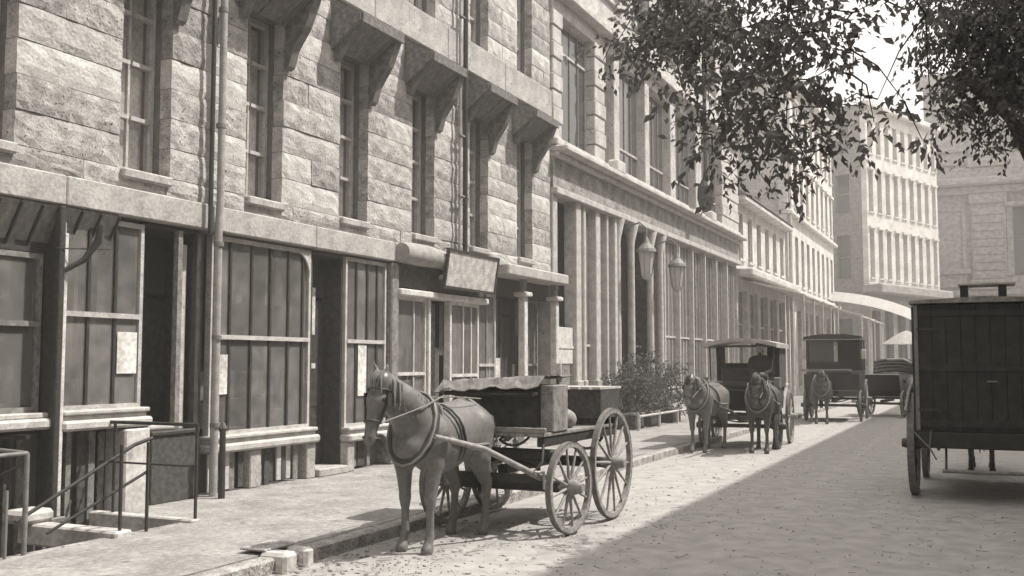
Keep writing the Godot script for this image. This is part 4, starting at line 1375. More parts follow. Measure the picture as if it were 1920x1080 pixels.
func awning(at: Vector3, length: float, out: float, drop: float, label: String):
	var a := thing("street_awning", label, "awning", at)
	var st := st_new()
	var n := 10
	for i in n:
		var u0 := float(i) / n
		var u1 := float(i + 1) / n
		for o in [0.0, -0.03]:
			var d := Vector3(0, o, 0)
			var s0 := Vector3(0, -0.12 * absf(sin(u0 * PI * 4.0)), 0)
			var s1 := Vector3(0, -0.12 * absf(sin(u1 * PI * 4.0)), 0)
			quad(st, Vector3(0, 0, -length * u0) + d, Vector3(0, 0, -length * u1) + d, Vector3(out, -drop, -length * u1) + s1 + d, Vector3(out, -drop, -length * u0) + s0 + d, Vector3(0.3, 1, 0) if o == 0.0 else Vector3(-0.3, -1, 0))
	part("canvas", st.commit(), M.canvas, a)
	for i in 5:
		rod("post", M.pale_paint, a, [Vector3(out - 0.05, -drop - 0.05, -length * i / 4.0), Vector3(out - 0.05, -at.y, -length * i / 4.0)], 0.05, 6)
	rod("front_rail", M.pale_paint, a, [Vector3(out - 0.05, -drop - 0.05, 0), Vector3(out - 0.05, -drop - 0.05, -length)], 0.035, 6)

# ---------------------------------------------------------------- the building whose shade lies on the road
func across_the_street():
	var b := thing("opposite_building", "tall stone building across the street that shades half the roadway", "building", Vector3(6.2, 0, -22), 0, "", true)
	var X := 6.2
	var fl := 0.0
	var sh := 3.8
	for i in 4:
		var pieces := 24
		var z0 := 14.0
		var pitch := 3.0
		bx("spandrel", M.render_wall, b, Vector3(X, fl, -58), Vector3(X + 0.4, fl + 0.9, 14))
		bx("spandrel", M.render_wall, b, Vector3(X, fl + 2.9, -58), Vector3(X + 0.4, fl + 3.8, 14))
		var st := st_new()
		for k in pieces:
			var z := z0 - pitch * k
			bx("wall_pier", M.render_wall, b, Vector3(X, fl + 0.9, z - 1.7), Vector3(X + 0.4, fl + 2.9, z))
			add_box(st, Vector3(X + 0.2, fl + 0.9, z - 3.0), Vector3(X + 0.24, fl + 2.9, z - 1.7))
		part("window_glass", st.commit(), M.glass_dark, b)
		fl += sh
	bx("roof_cornice", M.render_wall, b, Vector3(X - 0.5, 15.2, -58), Vector3(X + 0.4, 15.8, 14))
	bx("roof", M.roof_slate, b, Vector3(X + 0.4, 15.2, -58), Vector3(X + 12, 15.6, 14))
	bx("rear_wall", M.interior, b, Vector3(X + 4.0, 0, -58), Vector3(X + 4.2, 15.2, 14))
	bx("end_wall", M.render_wall, b, Vector3(X + 0.4, 0, -58), Vector3(X + 12, 15.2, -57.7))
	bx("end_wall", M.render_wall, b, Vector3(X + 0.4, 0, 13.7), Vector3(X + 12, 15.2, 14))
	# the row goes on behind the camera and a cross street closes it
	var n := thing("neighbour_building", "plain stone building next to the granite one, up the street", "building", Vector3(FX, 0, 9), 0, "", true)
	grid_floor(n, FX, 22.0, -3.9, 0.0, 4.4, 0.8, 3.8, 9, 1.6, M.grey_stone, M.pale_paint, M.glass_dark)
	grid_floor(n, FX, 22.0, -3.9, 4.4, 8.6, 5.2, 7.8, 10, 1.1, M.grey_stone, M.pale_paint, M.glass_dark)
	grid_floor(n, FX, 22.0, -3.9, 8.6, 13.0, 9.4, 12.0, 10, 1.1, M.grey_stone, M.pale_paint, M.glass_dark)
	bx("roof", M.roof_slate, n, Vector3(-18, 13.0, -3.9), Vector3(FX + 0.3, 13.5, 22))
	bx("rear_wall", M.interior, n, Vector3(-18, 0, -3.9), Vector3(-17.7, 13.0, 22))
	var cb := thing("cross_street_building", "brick building closing the street at its upper end", "building", Vector3(12, 0, 24), deg_to_rad(90))
	grid_floor(cb, 0, 0, -26, 0.0, 4.6, 0.8, 3.9, 9, 1.6, M.brick_dull, M.pale_paint, M.glass_dark)
	grid_floor(cb, 0, 0, -26, 4.6, 9.0, 5.4, 8.2, 10, 1.1, M.brick_dull, M.pale_paint, M.glass_dark)
	grid_floor(cb, 0, 0, -26, 9.0, 14.6, 9.8, 12.8, 10, 1.1, M.brick_dull, M.pale_paint, M.glass_dark)
	bx("roof", M.roof_slate, cb, Vector3(-8, 14.6, -26), Vector3(0.3, 15.1, 0))
	bx("rear_wall", M.interior, cb, Vector3(-8, 0, -26), Vector3(-7.7, 14.6, 0))

# ---------------------------------------------------------------- horses
func horse_bones(neck: Array, lift := 0.0) -> Array:
	var V := func(x, y, z) -> Vector3: return Vector3(x, y, z)
	var B := []
	B.append([V.call(0, 1.10, 0.50), V.call(0, 1.07, 0.05), 0.265, 0.30])
	B.append([V.call(0, 1.07, 0.05), V.call(0, 1.15, -0.48), 0.30, 0.275])
	B.append([V.call(0, 1.0, 0.15), V.call(0, 1.06, -0.3), 0.29, 0.26])
	B.append([V.call(0, 1.34, 0.40), V.call(0, 1.30, -0.1), 0.12, 0.10])
	B.append([V.call(0, 1.30, -0.1), V.call(0, 1.32, -0.5), 0.10, 0.14])
	B.append([V.call(0, 1.15, -0.52), V.call(0, 1.06, -0.72), 0.25, 0.17])
	B.append([V.call(0, 1.05, 0.55), V.call(0, 1.02, 0.68), 0.22, 0.17])
	B.append([V.call(0, 1.18, 0.50), neck[0], 0.24, 0.155])
	B.append([V.call(0, 1.36, 0.38), neck[0], 0.12, 0.13])
	B.append([neck[0], neck[1], 0.155, 0.10])
	# head: jaw, face, muzzle
	var pol: Vector3 = neck[1]
	var muz: Vector3 = neck[2]
	var d := (muz - pol)
	B.append([pol, pol + d * 0.35, 0.085, 0.10, 0.03])
	B.append([pol + d * 0.35, pol + d * 0.75, 0.088, 0.062, 0.03])
	B.append([pol + d * 0.75, muz, 0.06, 0.055, 0.02])
	for s in [-1.0, 1.0]:
		B.append([pol + Vector3(0.05 * s, 0.05, -0.02), pol + Vector3(0.075 * s, 0.2, 0.01), 0.032, 0.008, 0.02])
		B.append([pol + d * 0.3 + Vector3(0.075 * s, 0.0, 0.03), pol + d * 0.34 + Vector3(0.08 * s, 0, 0.03), 0.025, 0.025, 0.015])
		# fore leg
		var fz: float = 0.03 * s
		B.append([V.call(0.14 * s, 1.12, 0.48), V.call(0.17 * s, 0.86, 0.50), 0.16, 0.10])
		B.append([V.call(0.17 * s, 0.86, 0.50), V.call(0.155 * s, 0.49, 0.52 + fz), 0.092, 0.052, 0.03])
		B.append([V.call(0.155 * s, 0.52, 0.525 + fz), V.call(0.155 * s, 0.46, 0.525 + fz), 0.058, 0.05, 0.02])
		B.append([V.call(0.155 * s, 0.46, 0.52 + fz), V.call(0.155 * s, 0.17, 0.52 + fz), 0.04, 0.038, 0.02])
		B.append([V.call(0.155 * s, 0.17, 0.52 + fz), V.call(0.155 * s, 0.06, 0.57 + fz), 0.044, 0.046, 0.02])
		B.append([V.call(0.155 * s, 0.055, 0.57 + fz), V.call(0.155 * s, 0.03, 0.59 + fz), 0.058, 0.062, 0.01])
		# hind leg
		var hz: float = -0.05 * s
		B.append([V.call(0.14 * s, 1.14, -0.52), V.call(0.19 * s, 0.86, -0.44), 0.20, 0.145])
		B.append([V.call(0.19 * s, 0.86, -0.44), V.call(0.165 * s, 0.54, -0.68 + hz), 0.135, 0.062, 0.04])
		B.append([V.call(0.165 * s, 0.57, -0.70 + hz), V.call(0.165 * s, 0.48, -0.69 + hz), 0.062, 0.052, 0.02])
		B.append([V.call(0.165 * s, 0.50, -0.69 + hz), V.call(0.165 * s, 0.17, -0.65 + hz), 0.045, 0.04, 0.02])
		B.append([V.call(0.165 * s, 0.17, -0.65 + hz), V.call(0.165 * s, 0.06, -0.60 + hz), 0.045, 0.048, 0.02])
		B.append([V.call(0.165 * s, 0.055, -0.60 + hz), V.call(0.165 * s, 0.03, -0.58 + hz), 0.058, 0.062, 0.01])
	return B

func make_horse(called: String, label: String, at: Vector3, turn: float, neck: Array, cell: float, coat: Material, size := 1.0, group := "") -> Node3D:
	var h := thing(called, label, "horse", at, turn, group)
	h.scale = Vector3.ONE * size
	var key := "horse %s %s" % [neck[2], cell]
	if not cache.has(key):
		cache[key] = body_mesh(horse_bones(neck), cell, 0.07)
	part("body", cache[key], coat, h)
	var n0: Vector3 = neck[0]
	var pol: Vector3 = neck[1]
	var muz: Vector3 = neck[2]
	# mane: locks along the crest
	var mn := st_new()
	for i in 56:
		var u := i / 55.0
		var p: Vector3
		if u < 0.55:
			p = Vector3(0, 1.475, 0.36).lerp(n0 + Vector3(0, 0.155, -0.05), u / 0.55)
		else:
			p = (n0 + Vector3(0, 0.155, -0.05)).lerp(pol + Vector3(0, 0.09, -0.05), (u - 0.55) / 0.45)
		for s in [1.0, -0.5]:
			var q := p + Vector3(lerpf(0.15, 0.105, u) * signf(s) + rng.randf_range(-0.015, 0.02), -0.09 + rng.randf_range(-0.04, 0.02), rng.randf_range(-0.03, 0.03))
			var e := q + Vector3(0.025 * s, -0.14 + rng.randf_range(-0.1, 0.0), rng.randf_range(-0.03, 0.03))
			tube(mn, [p + Vector3(0, 0.005, 0), q, e], [0.02, 0.022, 0.006], 5)
	for i in 9:        # forelock
		var o := Vector3(rng.randf_range(-0.05, 0.05), 0.09, 0.03)
		tube(mn, [pol + o, pol + o + Vector3(rng.randf_range(-0.02, 0.02), -0.05, 0.08), pol + o + Vector3(rng.randf_range(-0.04, 0.04), -0.2, 0.11)], [0.014, 0.016, 0.004], 5)
	part("mane", mn.commit(), M.mane_pale if cell < 0.03 else M.hair, h)
	var tl := st_new()
	for i in 12:
		var a := TAU * i / 12
		var o := Vector3(cos(a) * 0.03, 0, sin(a) * 0.03)
		tube(tl, [Vector3(0, 1.22, -0.86) + o * 0.5, Vector3(0, 1.12, -0.95) + o, Vector3(0, 0.85, -0.97) + o * 1.7, Vector3(rng.randf_range(-0.03, 0.03), 0.42 + rng.randf_range(-0.06, 0.06), -0.93) + o * 1.3], [0.025, 0.026, 0.024, 0.006], 5)
	part("tail", tl.commit(), M.hair, h)
	var ey := st_new()
	for s in [-1.0, 1.0]:
		var ep := pol + (muz - pol) * 0.32 + Vector3(0.098 * s, 0.0, 0.045)
		tube(ey, [ep - Vector3(0.012 * s, 0, 0), ep, ep + Vector3(0.01 * s, 0, 0)], [0.02, 0.022, 0.006], 8)
		var np := muz + Vector3(0.035 * s, 0.02, 0.05)
		tube(ey, [np - Vector3(0, 0, 0.01), np + Vector3(0, 0, 0.006)], [0.014, 0.01], 7)
	part("eyes_and_nostrils", ey.commit(), M.leather, h)
	# harness
	var d := muz - pol
	var side := Vector3(1, 0, 0)
	var fwd := d.cross(side).normalized()
	var br := st_new()
	for t in [[0.16, 0.105], [0.7, 0.078]]:
		var pts := []
		for i in 13:
			var a := TAU * i / 12
			pts.append(pol + d * t[0] + side * cos(a) * t[1] + fwd * sin(a) * (t[1] + 0.012))
		tube(br, pts, [0.011], 5, false)
	for s in [-1.0, 1.0]:
		tube(br, [pol + d * 0.05 + side * 0.1 * s, pol + d * 0.35 + side * 0.115 * s, pol + d * 0.72 + side * 0.082 * s], [0.011], 5)
		obox(br, pol + d * 0.3 + side * 0.125 * s + fwd * -0.02, Basis(), Vector3(0.006, 0.055, 0.05))
	part("bridle", br.commit(), M.leather, h)
	var cl := st_new()
	var cp := []
	for i in 17:
		var a := TAU * i / 16
		cp.append(Vector3(0.225 * sin(a), 1.19 + 0.31 * cos(a), 0.62 - 0.16 * cos(a)))
	tube(cl, cp, [0.05], 8, false)
	part("collar", cl.commit(), M.leather, h)
	var hm := st_new()
	cp = []
	for i in 17:
		var a := TAU * i / 16
		cp.append(Vector3(0.25 * sin(a), 1.2 + 0.345 * cos(a), 0.655 - 0.17 * cos(a)))
	tube(hm, cp, [0.014], 6, false)
	part("hames", hm.commit(), M.strap, h)
	var sd := st_new()
	for zz in [0.12, 0.2]:
		cp = []
		for i in 21:
			var a := TAU * i / 20
			cp.append(Vector3(0.325 * sin(a), 1.075 + 0.345 * cos(a), zz + 0.06 * cos(a)))
		tube(sd, cp, [0.014], 5, false)
	part("saddle_strap", sd.commit(), M.leather, h)
	var rn := st_new()
	for s in [-1.0, 1.0]:
		tube(rn, [pol + d * 0.72 + side * 0.09 * s, Vector3(0.2 * s, 1.42, 0.75), Vector3(0.16 * s, 1.5, 0.3), Vector3(0.2 * s, 1.45, -0.5)], [0.008], 5)
		tube(rn, [Vector3(0.24 * s, 1.2, 0.62), Vector3(0.335 * s, 1.0, 0.1), Vector3(0.32 * s, 0.98, -0.45), Vector3(0.24 * s, 0.98, -0.83)], [0.016], 5)
		tube(rn, [Vector3(0.06 * s, 1.47, -0.4), Vector3(0.29 * s, 1.25, -0.62), Vector3(0.28 * s, 1.0, -0.74)], [0.011], 5)
	part("traces", rn.commit(), M.strap, h)
	return h

# ---------------------------------------------------------------- wheels and vehicles
func wheel(parent: Node, at: Vector3, R: float, spokes: int, m_rim: Material, m_spoke: Material, turn := 0.0, width := 0.06):
	var key := "rim %.3f %.3f" % [R, width]
	if not cache.has(key):
		cache[key] = ring_mesh(R - 0.06, R - 0.012, width, 36)
		cache[key + "t"] = ring_mesh(R - 0.0125, R, width + 0.004, 36)
		var st := st_new()
		tube(st, [Vector3(-0.16, 0, 0), Vector3(-0.05, 0, 0), Vector3(0.05, 0, 0), Vector3(0.13, 0, 0), Vector3(0.17, 0, 0)], [0.06, 0.085, 0.085, 0.06, 0.05], 12)
		cache[key + "h"] = st.commit()
		st = st_new()
		tube(st, [Vector3(0, 0.07, 0), Vector3(0, R * 0.5, 0), Vector3(0, R - 0.06, 0)], [0.022, 0.016, 0.013], 6)
		cache[key + "s"] = st.commit()
	var w := part("wheel", cache[key], m_rim, parent, at, Basis(Vector3.UP, turn))
	fo[w] = Vector3.ZERO
	part("tyre", cache[key + "t"], M.tyre, w)
	part("hub", cache[key + "h"], m_spoke, w)
	for i in spokes:
		part("spoke", cache[key + "s"], m_spoke, w, Vector3.ZERO, Basis(Vector3.RIGHT, TAU * (i + 0.3) / spokes))

func leaf_spring(parent: Node, c: Vector3, half: float, along: Vector3):
	var st := st_new()
	for s in [-1.0, 1.0]:
		var pts := []
		for i in 9:
			var u := i / 4.0 - 1.0
			pts.append(c + along * (half * u) + Vector3(0, s * 0.1 * (1.0 - u * u), 0))
		tube(st, pts, [0.018], 6)
	part("spring", st.commit(), M.iron, parent)

func vehicles():
	delivery_wagon()
	surrey()
	hack()
	open_carriage()
	van()

func delivery_wagon():
	# forward is +z, towards the camera; the origin lies on the road under the front axle
	var w := thing("delivery_wagon", "four-wheeled delivery wagon with pale spoked wheels and tarpaulin over its dark front box", "wagon", Vector3(-5.0, ROAD, -10.52), deg_to_rad(-1.0))
	var m_r: Material = M.wheel_wood
	for s in [-1.0, 1.0]:
		wheel(w, Vector3(0.78 * s, 0.50, 0.0), 0.50, 12, m_r, m_r, deg_to_rad(-5.0))
		wheel(w, Vector3(0.80 * s, 0.66, -1.28), 0.66, 14, m_r, m_r)
	bx("front_axle", M.wagon_paint, w, Vector3(-0.72, 0.44, -0.06), Vector3(0.72, 0.56, 0.06), 0.015)
	bx("rear_axle", M.wagon_paint, w, Vector3(-0.74, 0.6, -1.34), Vector3(0.74, 0.72, -1.22), 0.015)
	bx("bolster", M.wagon_paint, w, Vector3(-0.55, 0.78, -0.09), Vector3(0.6, 0.9, 0.09), 0.015)
	bx("reach_pole", M.wagon_paint, w, Vector3(-0.06, 0.62, -1.3), Vector3(0.06, 0.72, 0.1), 0.01)
	leaf_spring(w, Vector3(0.0, 0.68, 0.0), 0.42, Vector3.RIGHT)
	leaf_spring(w, Vector3(0.5, 0.92, -1.28), 0.45, Vector3(0, 0, 1))
	leaf_spring(w, Vector3(-0.5, 0.92, -1.28), 0.45, Vector3(0, 0, 1))
	# bed of planks with side rails
	for i in 6:
		bx("bed_plank", M.wagon_grey, w, Vector3(-0.62 + 0.207 * i, 1.06, -2.0), Vector3(-0.62 + 0.207 * i + 0.2, 1.1, 0.34), 0.006)
	for s in [-1.0, 1.0]:
		bx("side_sill", M.wagon_paint, w, Vector3(0.56 * s - 0.04, 0.95, -2.0), Vector3(0.56 * s + 0.04, 1.059, 0.3), 0.01)
	bx("front_board", M.wagon_grey, w, Vector3(-0.64, 1.101, 0.3), Vector3(0.64, 1.16, 0.345), 0.008)
	rod("footrest_rail", M.iron, w, [Vector3(0.6, 0.98, 0.3), Vector3(0.64, 0.8, 0.42), Vector3(0.6, 0.74, 0.46)], 0.018)
	# dark front box
	bx("front_box", M.wagon_paint, w, Vector3(-0.62, 1.101, -0.5), Vector3(0.46, 1.62, 0.12), 0.015)
	bx("seat_board", M.wagon_paint, w, Vector3(-0.66, 1.50, 0.12), Vector3(0.46, 1.55, 0.3), 0.01)
	bx("end_post", M.wagon_grey, w, Vector3(0.47, 1.101, -0.32), Vector3(0.63, 1.62, 0.10), 0.01)
	rod("rail_post", M.pale_paint, w, [Vector3(0.5, 1.6, -0.36), Vector3(0.5, 1.86, -0.36)], 0.035)
	# harness hitch
	bx("splinter_bar", M.wagon_paint, w, Vector3(-0.66, 0.54, 0.16), Vector3(0.66, 0.64, 0.26), 0.015)
	for s in [-1.0, 1.0]:
		rod("shaft", M.wheel_wood, w, [Vector3(0.55 * s, 0.58, 0.16), Vector3(0.52 * s, 0.72, 0.55), Vector3(0.42 * s - 0.12, 0.98, 1.1), Vector3(0.37 * s - 0.18, 1.1, 1.6), Vector3(0.35 * s - 0.18, 1.16, 1.9)], [0.035, 0.035, 0.032, 0.028, 0.022], 8)
		rod("shaft_hook", M.pale_paint, w, [Vector3(0.52 * s, 0.7, 0.48), Vector3(0.6 * s, 0.68, 0.3), Vector3(0.6 * s, 0.5, 0.27)], 0.018)
	# tarpaulin
	var tp := st_new()
	var nz := FastNoiseLite.new()
	nz.seed = 3
	nz.frequency = 2.6
	var P := func(i: int, j: int) -> Vector3:
		var x := -0.74 + 1.30 * i / 20.0
		var z := -0.62 + 0.98 * j / 10.0
		var y := 1.66 + 0.035 * nz.get_noise_2d(x * 1.2, z * 2.0) + 0.03 * maxf(0.0, nz.get_noise_2d(x * 2.0 + 9.0, z * 3.0)) + 0.06 * (x + 0.7) / 1.3
		if j >= 9:
			y -= 0.05 * (j - 8) + 0.012 * absf(sin(x * 11.0)) * (j - 8)
		return Vector3(x + 0.02 * nz.get_noise_2d(z * 5.0, x), y, z)
	for i in 20:
		for j in 10:
			for o in [0.0, -0.01]:
				var dd := Vector3(0, o, 0)
				quad(tp, P.call(i, j) + dd, P.call(i + 1, j) + dd, P.call(i + 1, j + 1) + dd, P.call(i, j + 1) + dd, Vector3.UP if o == 0.0 else Vector3.DOWN)
	part("tarpaulin", tp.commit(), M.tarpaulin, w)
	# load on the bed
	var W := w.transform
	var crate := thing("slatted_crate", "dark crate with a pale slatted lid at the back of the delivery wagon", "crate", W * Vector3(0.28, 1.18, -1.62), w.rotation.y)
	bx("crate_box", M.board_dark, crate, Vector3(-0.42, 0, -0.34), Vector3(0.38, 0.36, 0.34), 0.008)
	for i in 6:
		bx("lid_slat", M.pale_paint, crate, Vector3(-0.45 + 0.145 * i, 0.361, -0.37), Vector3(-0.45 + 0.145 * i + 0.11, 0.39, 0.37))
	for i in 2:
		bx("foot", M.board_dark, crate, Vector3(-0.4, -0.08, -0.3 + 0.5 * i), Vector3(0.36, 0.0, -0.2 + 0.5 * i))
	var sack := part("sack", sack_mesh(), M.canvas_grey, self, W * Vector3(0.3, 1.1, -0.75))
	tag(sack, "pale full sack on the wagon bed between the dark box and the slatted crate", "sack")
	# its horse
	make_horse("cart_horse", "bay horse standing harnessed in the shafts of the delivery wagon, head lowered", Vector3(-5.2, ROAD, -9.38), deg_to_rad(2.0), [Vector3(-0.02, 1.47, 0.86), Vector3(-0.07, 1.66, 1.12), Vector3(-0.12, 1.13, 1.24)], 0.022, M.horse, 1.02)

func sack_mesh() -> Mesh:
	return body_mesh([[Vector3(0, 0.12, 0.1), Vector3(0, 0.12, -0.1), 0.13, 0.13], [Vector3(-0.12, 0.1, 0), Vector3(0.14, 0.1, 0), 0.11, 0.11], [Vector3(0, 0.2, 0), Vector3(0.03, 0.3, 0.02), 0.1, 0.05], [Vector3(0.03, 0.3, 0.02), Vector3(0.05, 0.36, 0.03), 0.03, 0.05]], 0.03, 0.08)

func coachman(at: Vector3, turn: float, label: String):
	var p := thing("person", label, "person", at, turn)
	var V := func(x, y, z) -> Vector3: return Vector3(x, y, z)
	var B := []
	B.append([V.call(0, 0.08, 0), V.call(0, 0.3, -0.02), 0.14, 0.13])
	B.append([V.call(-0.1, 0.46, -0.02), V.call(0.1, 0.46, -0.02), 0.1, 0.1])
	B.append([V.call(0, 0.3, -0.02), V.call(0, 0.46, -0.02), 0.13, 0.12])
	B.append([V.call(0, 0.5, -0.01), V.call(0, 0.62, 0.01), 0.055, 0.05, 0.02])
	B.append([V.call(0, 0.66, 0.02), V.call(0, 0.76, 0.0), 0.075, 0.088, 0.03])
	B.append([V.call(0, 0.62, 0.06), V.call(0, 0.64, 0.07), 0.04, 0.05, 0.03])
	B.append([V.call(0, 0.69, 0.1), V.call(0, 0.665, 0.118), 0.012, 0.016, 0.012])
	for s in [-1.0, 1.0]:
		B.append([V.call(0.085 * s, 0.69, 0.0), V.call(0.09 * s, 0.67, -0.01), 0.02, 0.014, 0.01])
		B.append([V.call(0.03 * s, 0.745, 0.085), V.call(0.04 * s, 0.745, 0.08), 0.012, 0.012, 0.01])
		B.append([V.call(0.19 * s, 0.46, -0.02), V.call(0.24 * s, 0.2, 0.04), 0.065, 0.05, 0.04])
		B.append([V.call(0.24 * s, 0.2, 0.04), V.call(0.09 * s, 0.16, 0.26), 0.048, 0.034, 0.03])
		B.append([V.call(0.09 * s, 0.16, 0.26), V.call(0.06 * s, 0.16, 0.33), 0.036, 0.04, 0.02])
		B.append([V.call(0.09 * s, 0.05, 0.02), V.call(0.11 * s, 0.06, 0.42), 0.1, 0.075, 0.05])
		B.append([V.call(0.11 * s, 0.06, 0.42), V.call(0.11 * s, -0.36, 0.46), 0.07, 0.048, 0.03])
		B.append([V.call(0.11 * s, -0.36, 0.46), V.call(0.12 * s, -0.4, 0.6), 0.05, 0.04, 0.02])
	part("body", body_mesh(B, 0.018, 0.04), M.skin, p)
	var K := []
	for b in B:
		var a: Vector3 = b[0]
		var e: Vector3 = b[1]
		if a.y < 0.48 and not (e - V.call(0.06 * signf(e.x), 0.16, 0.33)).length() < 0.01:
			K.append([a, e, b[2] + 0.018, b[3] + 0.016, 0.05])
	part("coat", body_mesh(K, 0.022, 0.05), M.coat, p)
	part("hat", lathe([[0.13, 0.805], [0.125, 0.82], [0.1, 0.825], [0.095, 0.88], [0.07, 0.92], [0.0, 0.93]], 16), M.coat, p)
	part("beard", body_mesh([[V.call(0, 0.62, 0.08), V.call(0, 0.585, 0.075), 0.045, 0.03], [V.call(-0.05, 0.66, 0.06), V.call(0.05, 0.66, 0.06), 0.025, 0.025]], 0.015, 0.03), M.hair, p)
	var rn := st_new()
	tube(rn, [V.call(0.07, 0.17, 0.34), V.call(0.06, 0.1, 0.7), V.call(0.04, 0.0, 1.1)], [0.008], 5)
	part("reins", rn.commit(), M.strap, p)

func surrey():
	var at := Vector3(-5.05, ROAD, -23.6)
	var c := thing("pair_carriage", "dark hooded carriage with pale roof and pale-rimmed wheels, drawn by two horses", "carriage", at, deg_to_rad(3.0))
	for s in [-1.0, 1.0]:
		wheel(c, Vector3(0.82 * s, 0.48, 1.0), 0.48, 12, M.wheel_dark, M.wheel_dark)
		wheel(c, Vector3(0.86 * s, 0.62, -0.7), 0.62, 14, M.wheel_wood, M.wheel_wood)
	bx("front_axle", M.wheel_dark, c, Vector3(-0.78, 0.44, 0.95), Vector3(0.78, 0.52, 1.05))
	bx("rear_axle", M.wheel_dark, c, Vector3(-0.8, 0.58, -0.75), Vector3(0.8, 0.66, -0.65))
	bx("perch", M.wheel_dark, c, Vector3(-0.06, 0.56, -0.7), Vector3(0.06, 0.64, 1.0))
	leaf_spring(c, Vector3(0, 0.66, 1.0), 0.45, Vector3.RIGHT)
	leaf_spring(c, Vector3(0, 0.82, -0.7), 0.45, Vector3.RIGHT)
	# body: floor, curved sides, dash
	var prof := [Vector3(0, 0.8, -1.1), Vector3(0, 0.8, 0.9), Vector3(0, 1.25, 1.2), Vector3(0, 1.28, 1.12), Vector3(0, 0.98, 0.7), Vector3(0, 1.3, 0.55), Vector3(0, 1.3, -1.2), Vector3(0, 1.05, -1.25)]
	part("body", prism(prof, Vector3(-0.66, 0, 0), Vector3(0.66, 0, 0), Vector3.RIGHT), M.coach_black, c)
	bx("front_seat", M.leather, c, Vector3(-0.58, 1.3, 0.15), Vector3(0.58, 1.45, 0.62), 0.04)
	bx("seat_back", M.leather, c, Vector3(-0.58, 1.4, 0.08), Vector3(0.58, 1.75, 0.16), 0.03)
	bx("rear_seat", M.leather, c, Vector3(-0.6, 1.3, -1.0), Vector3(0.6, 1.45, -0.5), 0.04)
	bx("back_curtain", M.canvas_dark, c, Vector3(-0.72, 1.3, -1.16), Vector3(0.72, 1.86, -1.13))
	bx("curtain_side", M.canvas_dark, c, Vector3(0.3, 1.861, -1.16), Vector3(0.72, 2.24, -1.13))
	for s in [-1.0, 1.0]:
		bx("side_curtain", M.canvas_dark, c, Vector3(0.71 * s - 0.012, 1.3, -1.1), Vector3(0.71 * s + 0.012, 2.26, -0.1))
		for zz in [-1.1, -0.1, 0.75]:
			rod("hood_post", M.iron, c, [Vector3(0.68 * s, 1.2, zz), Vector3(0.72 * s, 2.28, zz)], 0.016, 6)
		rod("lamp_bracket", M.iron, c, [Vector3(0.6 * s, 1.3, 0.95), Vector3(0.8 * s, 1.36, 0.95)], 0.012, 5)
		bx("carriage_lamp", M.iron_grey, c, Vector3(0.8 * s - 0.07, 1.3, 0.88), Vector3(0.8 * s + 0.07, 1.55, 1.02), 0.02)
	var rf := st_new()
	for i in 8:
		var x0 := -0.8 + 1.6 * i / 8.0
		var x1 := -0.8 + 1.6 * (i + 1) / 8.0
		var y0 := 2.42 - 0.12 * x0 * x0 / 0.64
		var y1 := 2.42 - 0.12 * x1 * x1 / 0.64
		quad(rf, Vector3(x0, y0, 0.95), Vector3(x1, y1, 0.95), Vector3(x1, y1, -1.25), Vector3(x0, y0, -1.25), Vector3.UP)
		quad(rf, Vector3(x0, y0 - 0.04, 0.95), Vector3(x1, y1 - 0.04, 0.95), Vector3(x1, y1 - 0.04, -1.25), Vector3(x0, y0 - 0.04, -1.25), Vector3.DOWN)
		quad(rf, Vector3(x0, y0, 0.95), Vector3(x1, y1, 0.95), Vector3(x1, y1 - 0.09, 0.95), Vector3(x0, y0 - 0.09, 0.95), Vector3.BACK)
		quad(rf, Vector3(x0, y0, -1.25), Vector3(x1, y1, -1.25), Vector3(x1, y1 - 0.09, -1.25), Vector3(x0, y0 - 0.09, -1.25), Vector3.FORWARD)
	for s in [-1.0, 1.0]:
		quad(rf, Vector3(0.8 * s, 2.3, 0.95), Vector3(0.8 * s, 2.3, -1.25), Vector3(0.8 * s, 2.2, -1.25), Vector3(0.8 * s, 2.2, 0.95), Vector3(s, 0, 0))
	part("roof", rf.commit(), M.canvas, c)
	bx("roof_lining", M.canvas_dark, c, Vector3(-0.74, 2.24, -1.12), Vector3(0.74, 2.26, 0.9))
	rod("pole", M.wheel_dark, c, [Vector3(0, 0.6, 1.05), Vector3(0, 0.85, 2.2), Vector3(0, 1.0, 3.6)], [0.04, 0.035, 0.03])
	bx("splinter_bar", M.wheel_dark, c, Vector3(-0.8, 0.62, 1.25), Vector3(0.8, 0.7, 1.33), 0.01)
	coachman(c.transform * Vector3(0.36, 1.46, 0.36), deg_to_rad(3.0), "bearded person in a black coat and hat seated holding the reins of the hooded carriage")
	var nk := [Vector3(0.02, 1.42, 0.88), Vector3(0.03, 1.52, 1.16), Vector3(0.03, 1.02, 1.32)]
	make_horse("carriage_horse", "bay horse of the carriage pair nearer the pavement, head hanging low", Vector3(-5.5, ROAD, -21.6), deg_to_rad(-4.0), nk, 0.035, M.horse, 1.0, "horses drawing the hooded carriage")
	make_horse("carriage_horse", "bay horse of the carriage pair nearer the middle of the road, standing askew", Vector3(-4.38, ROAD, -21.9), deg_to_rad(4.0), nk, 0.035, M.horse_dark, 1.0, "horses drawing the hooded carriage")

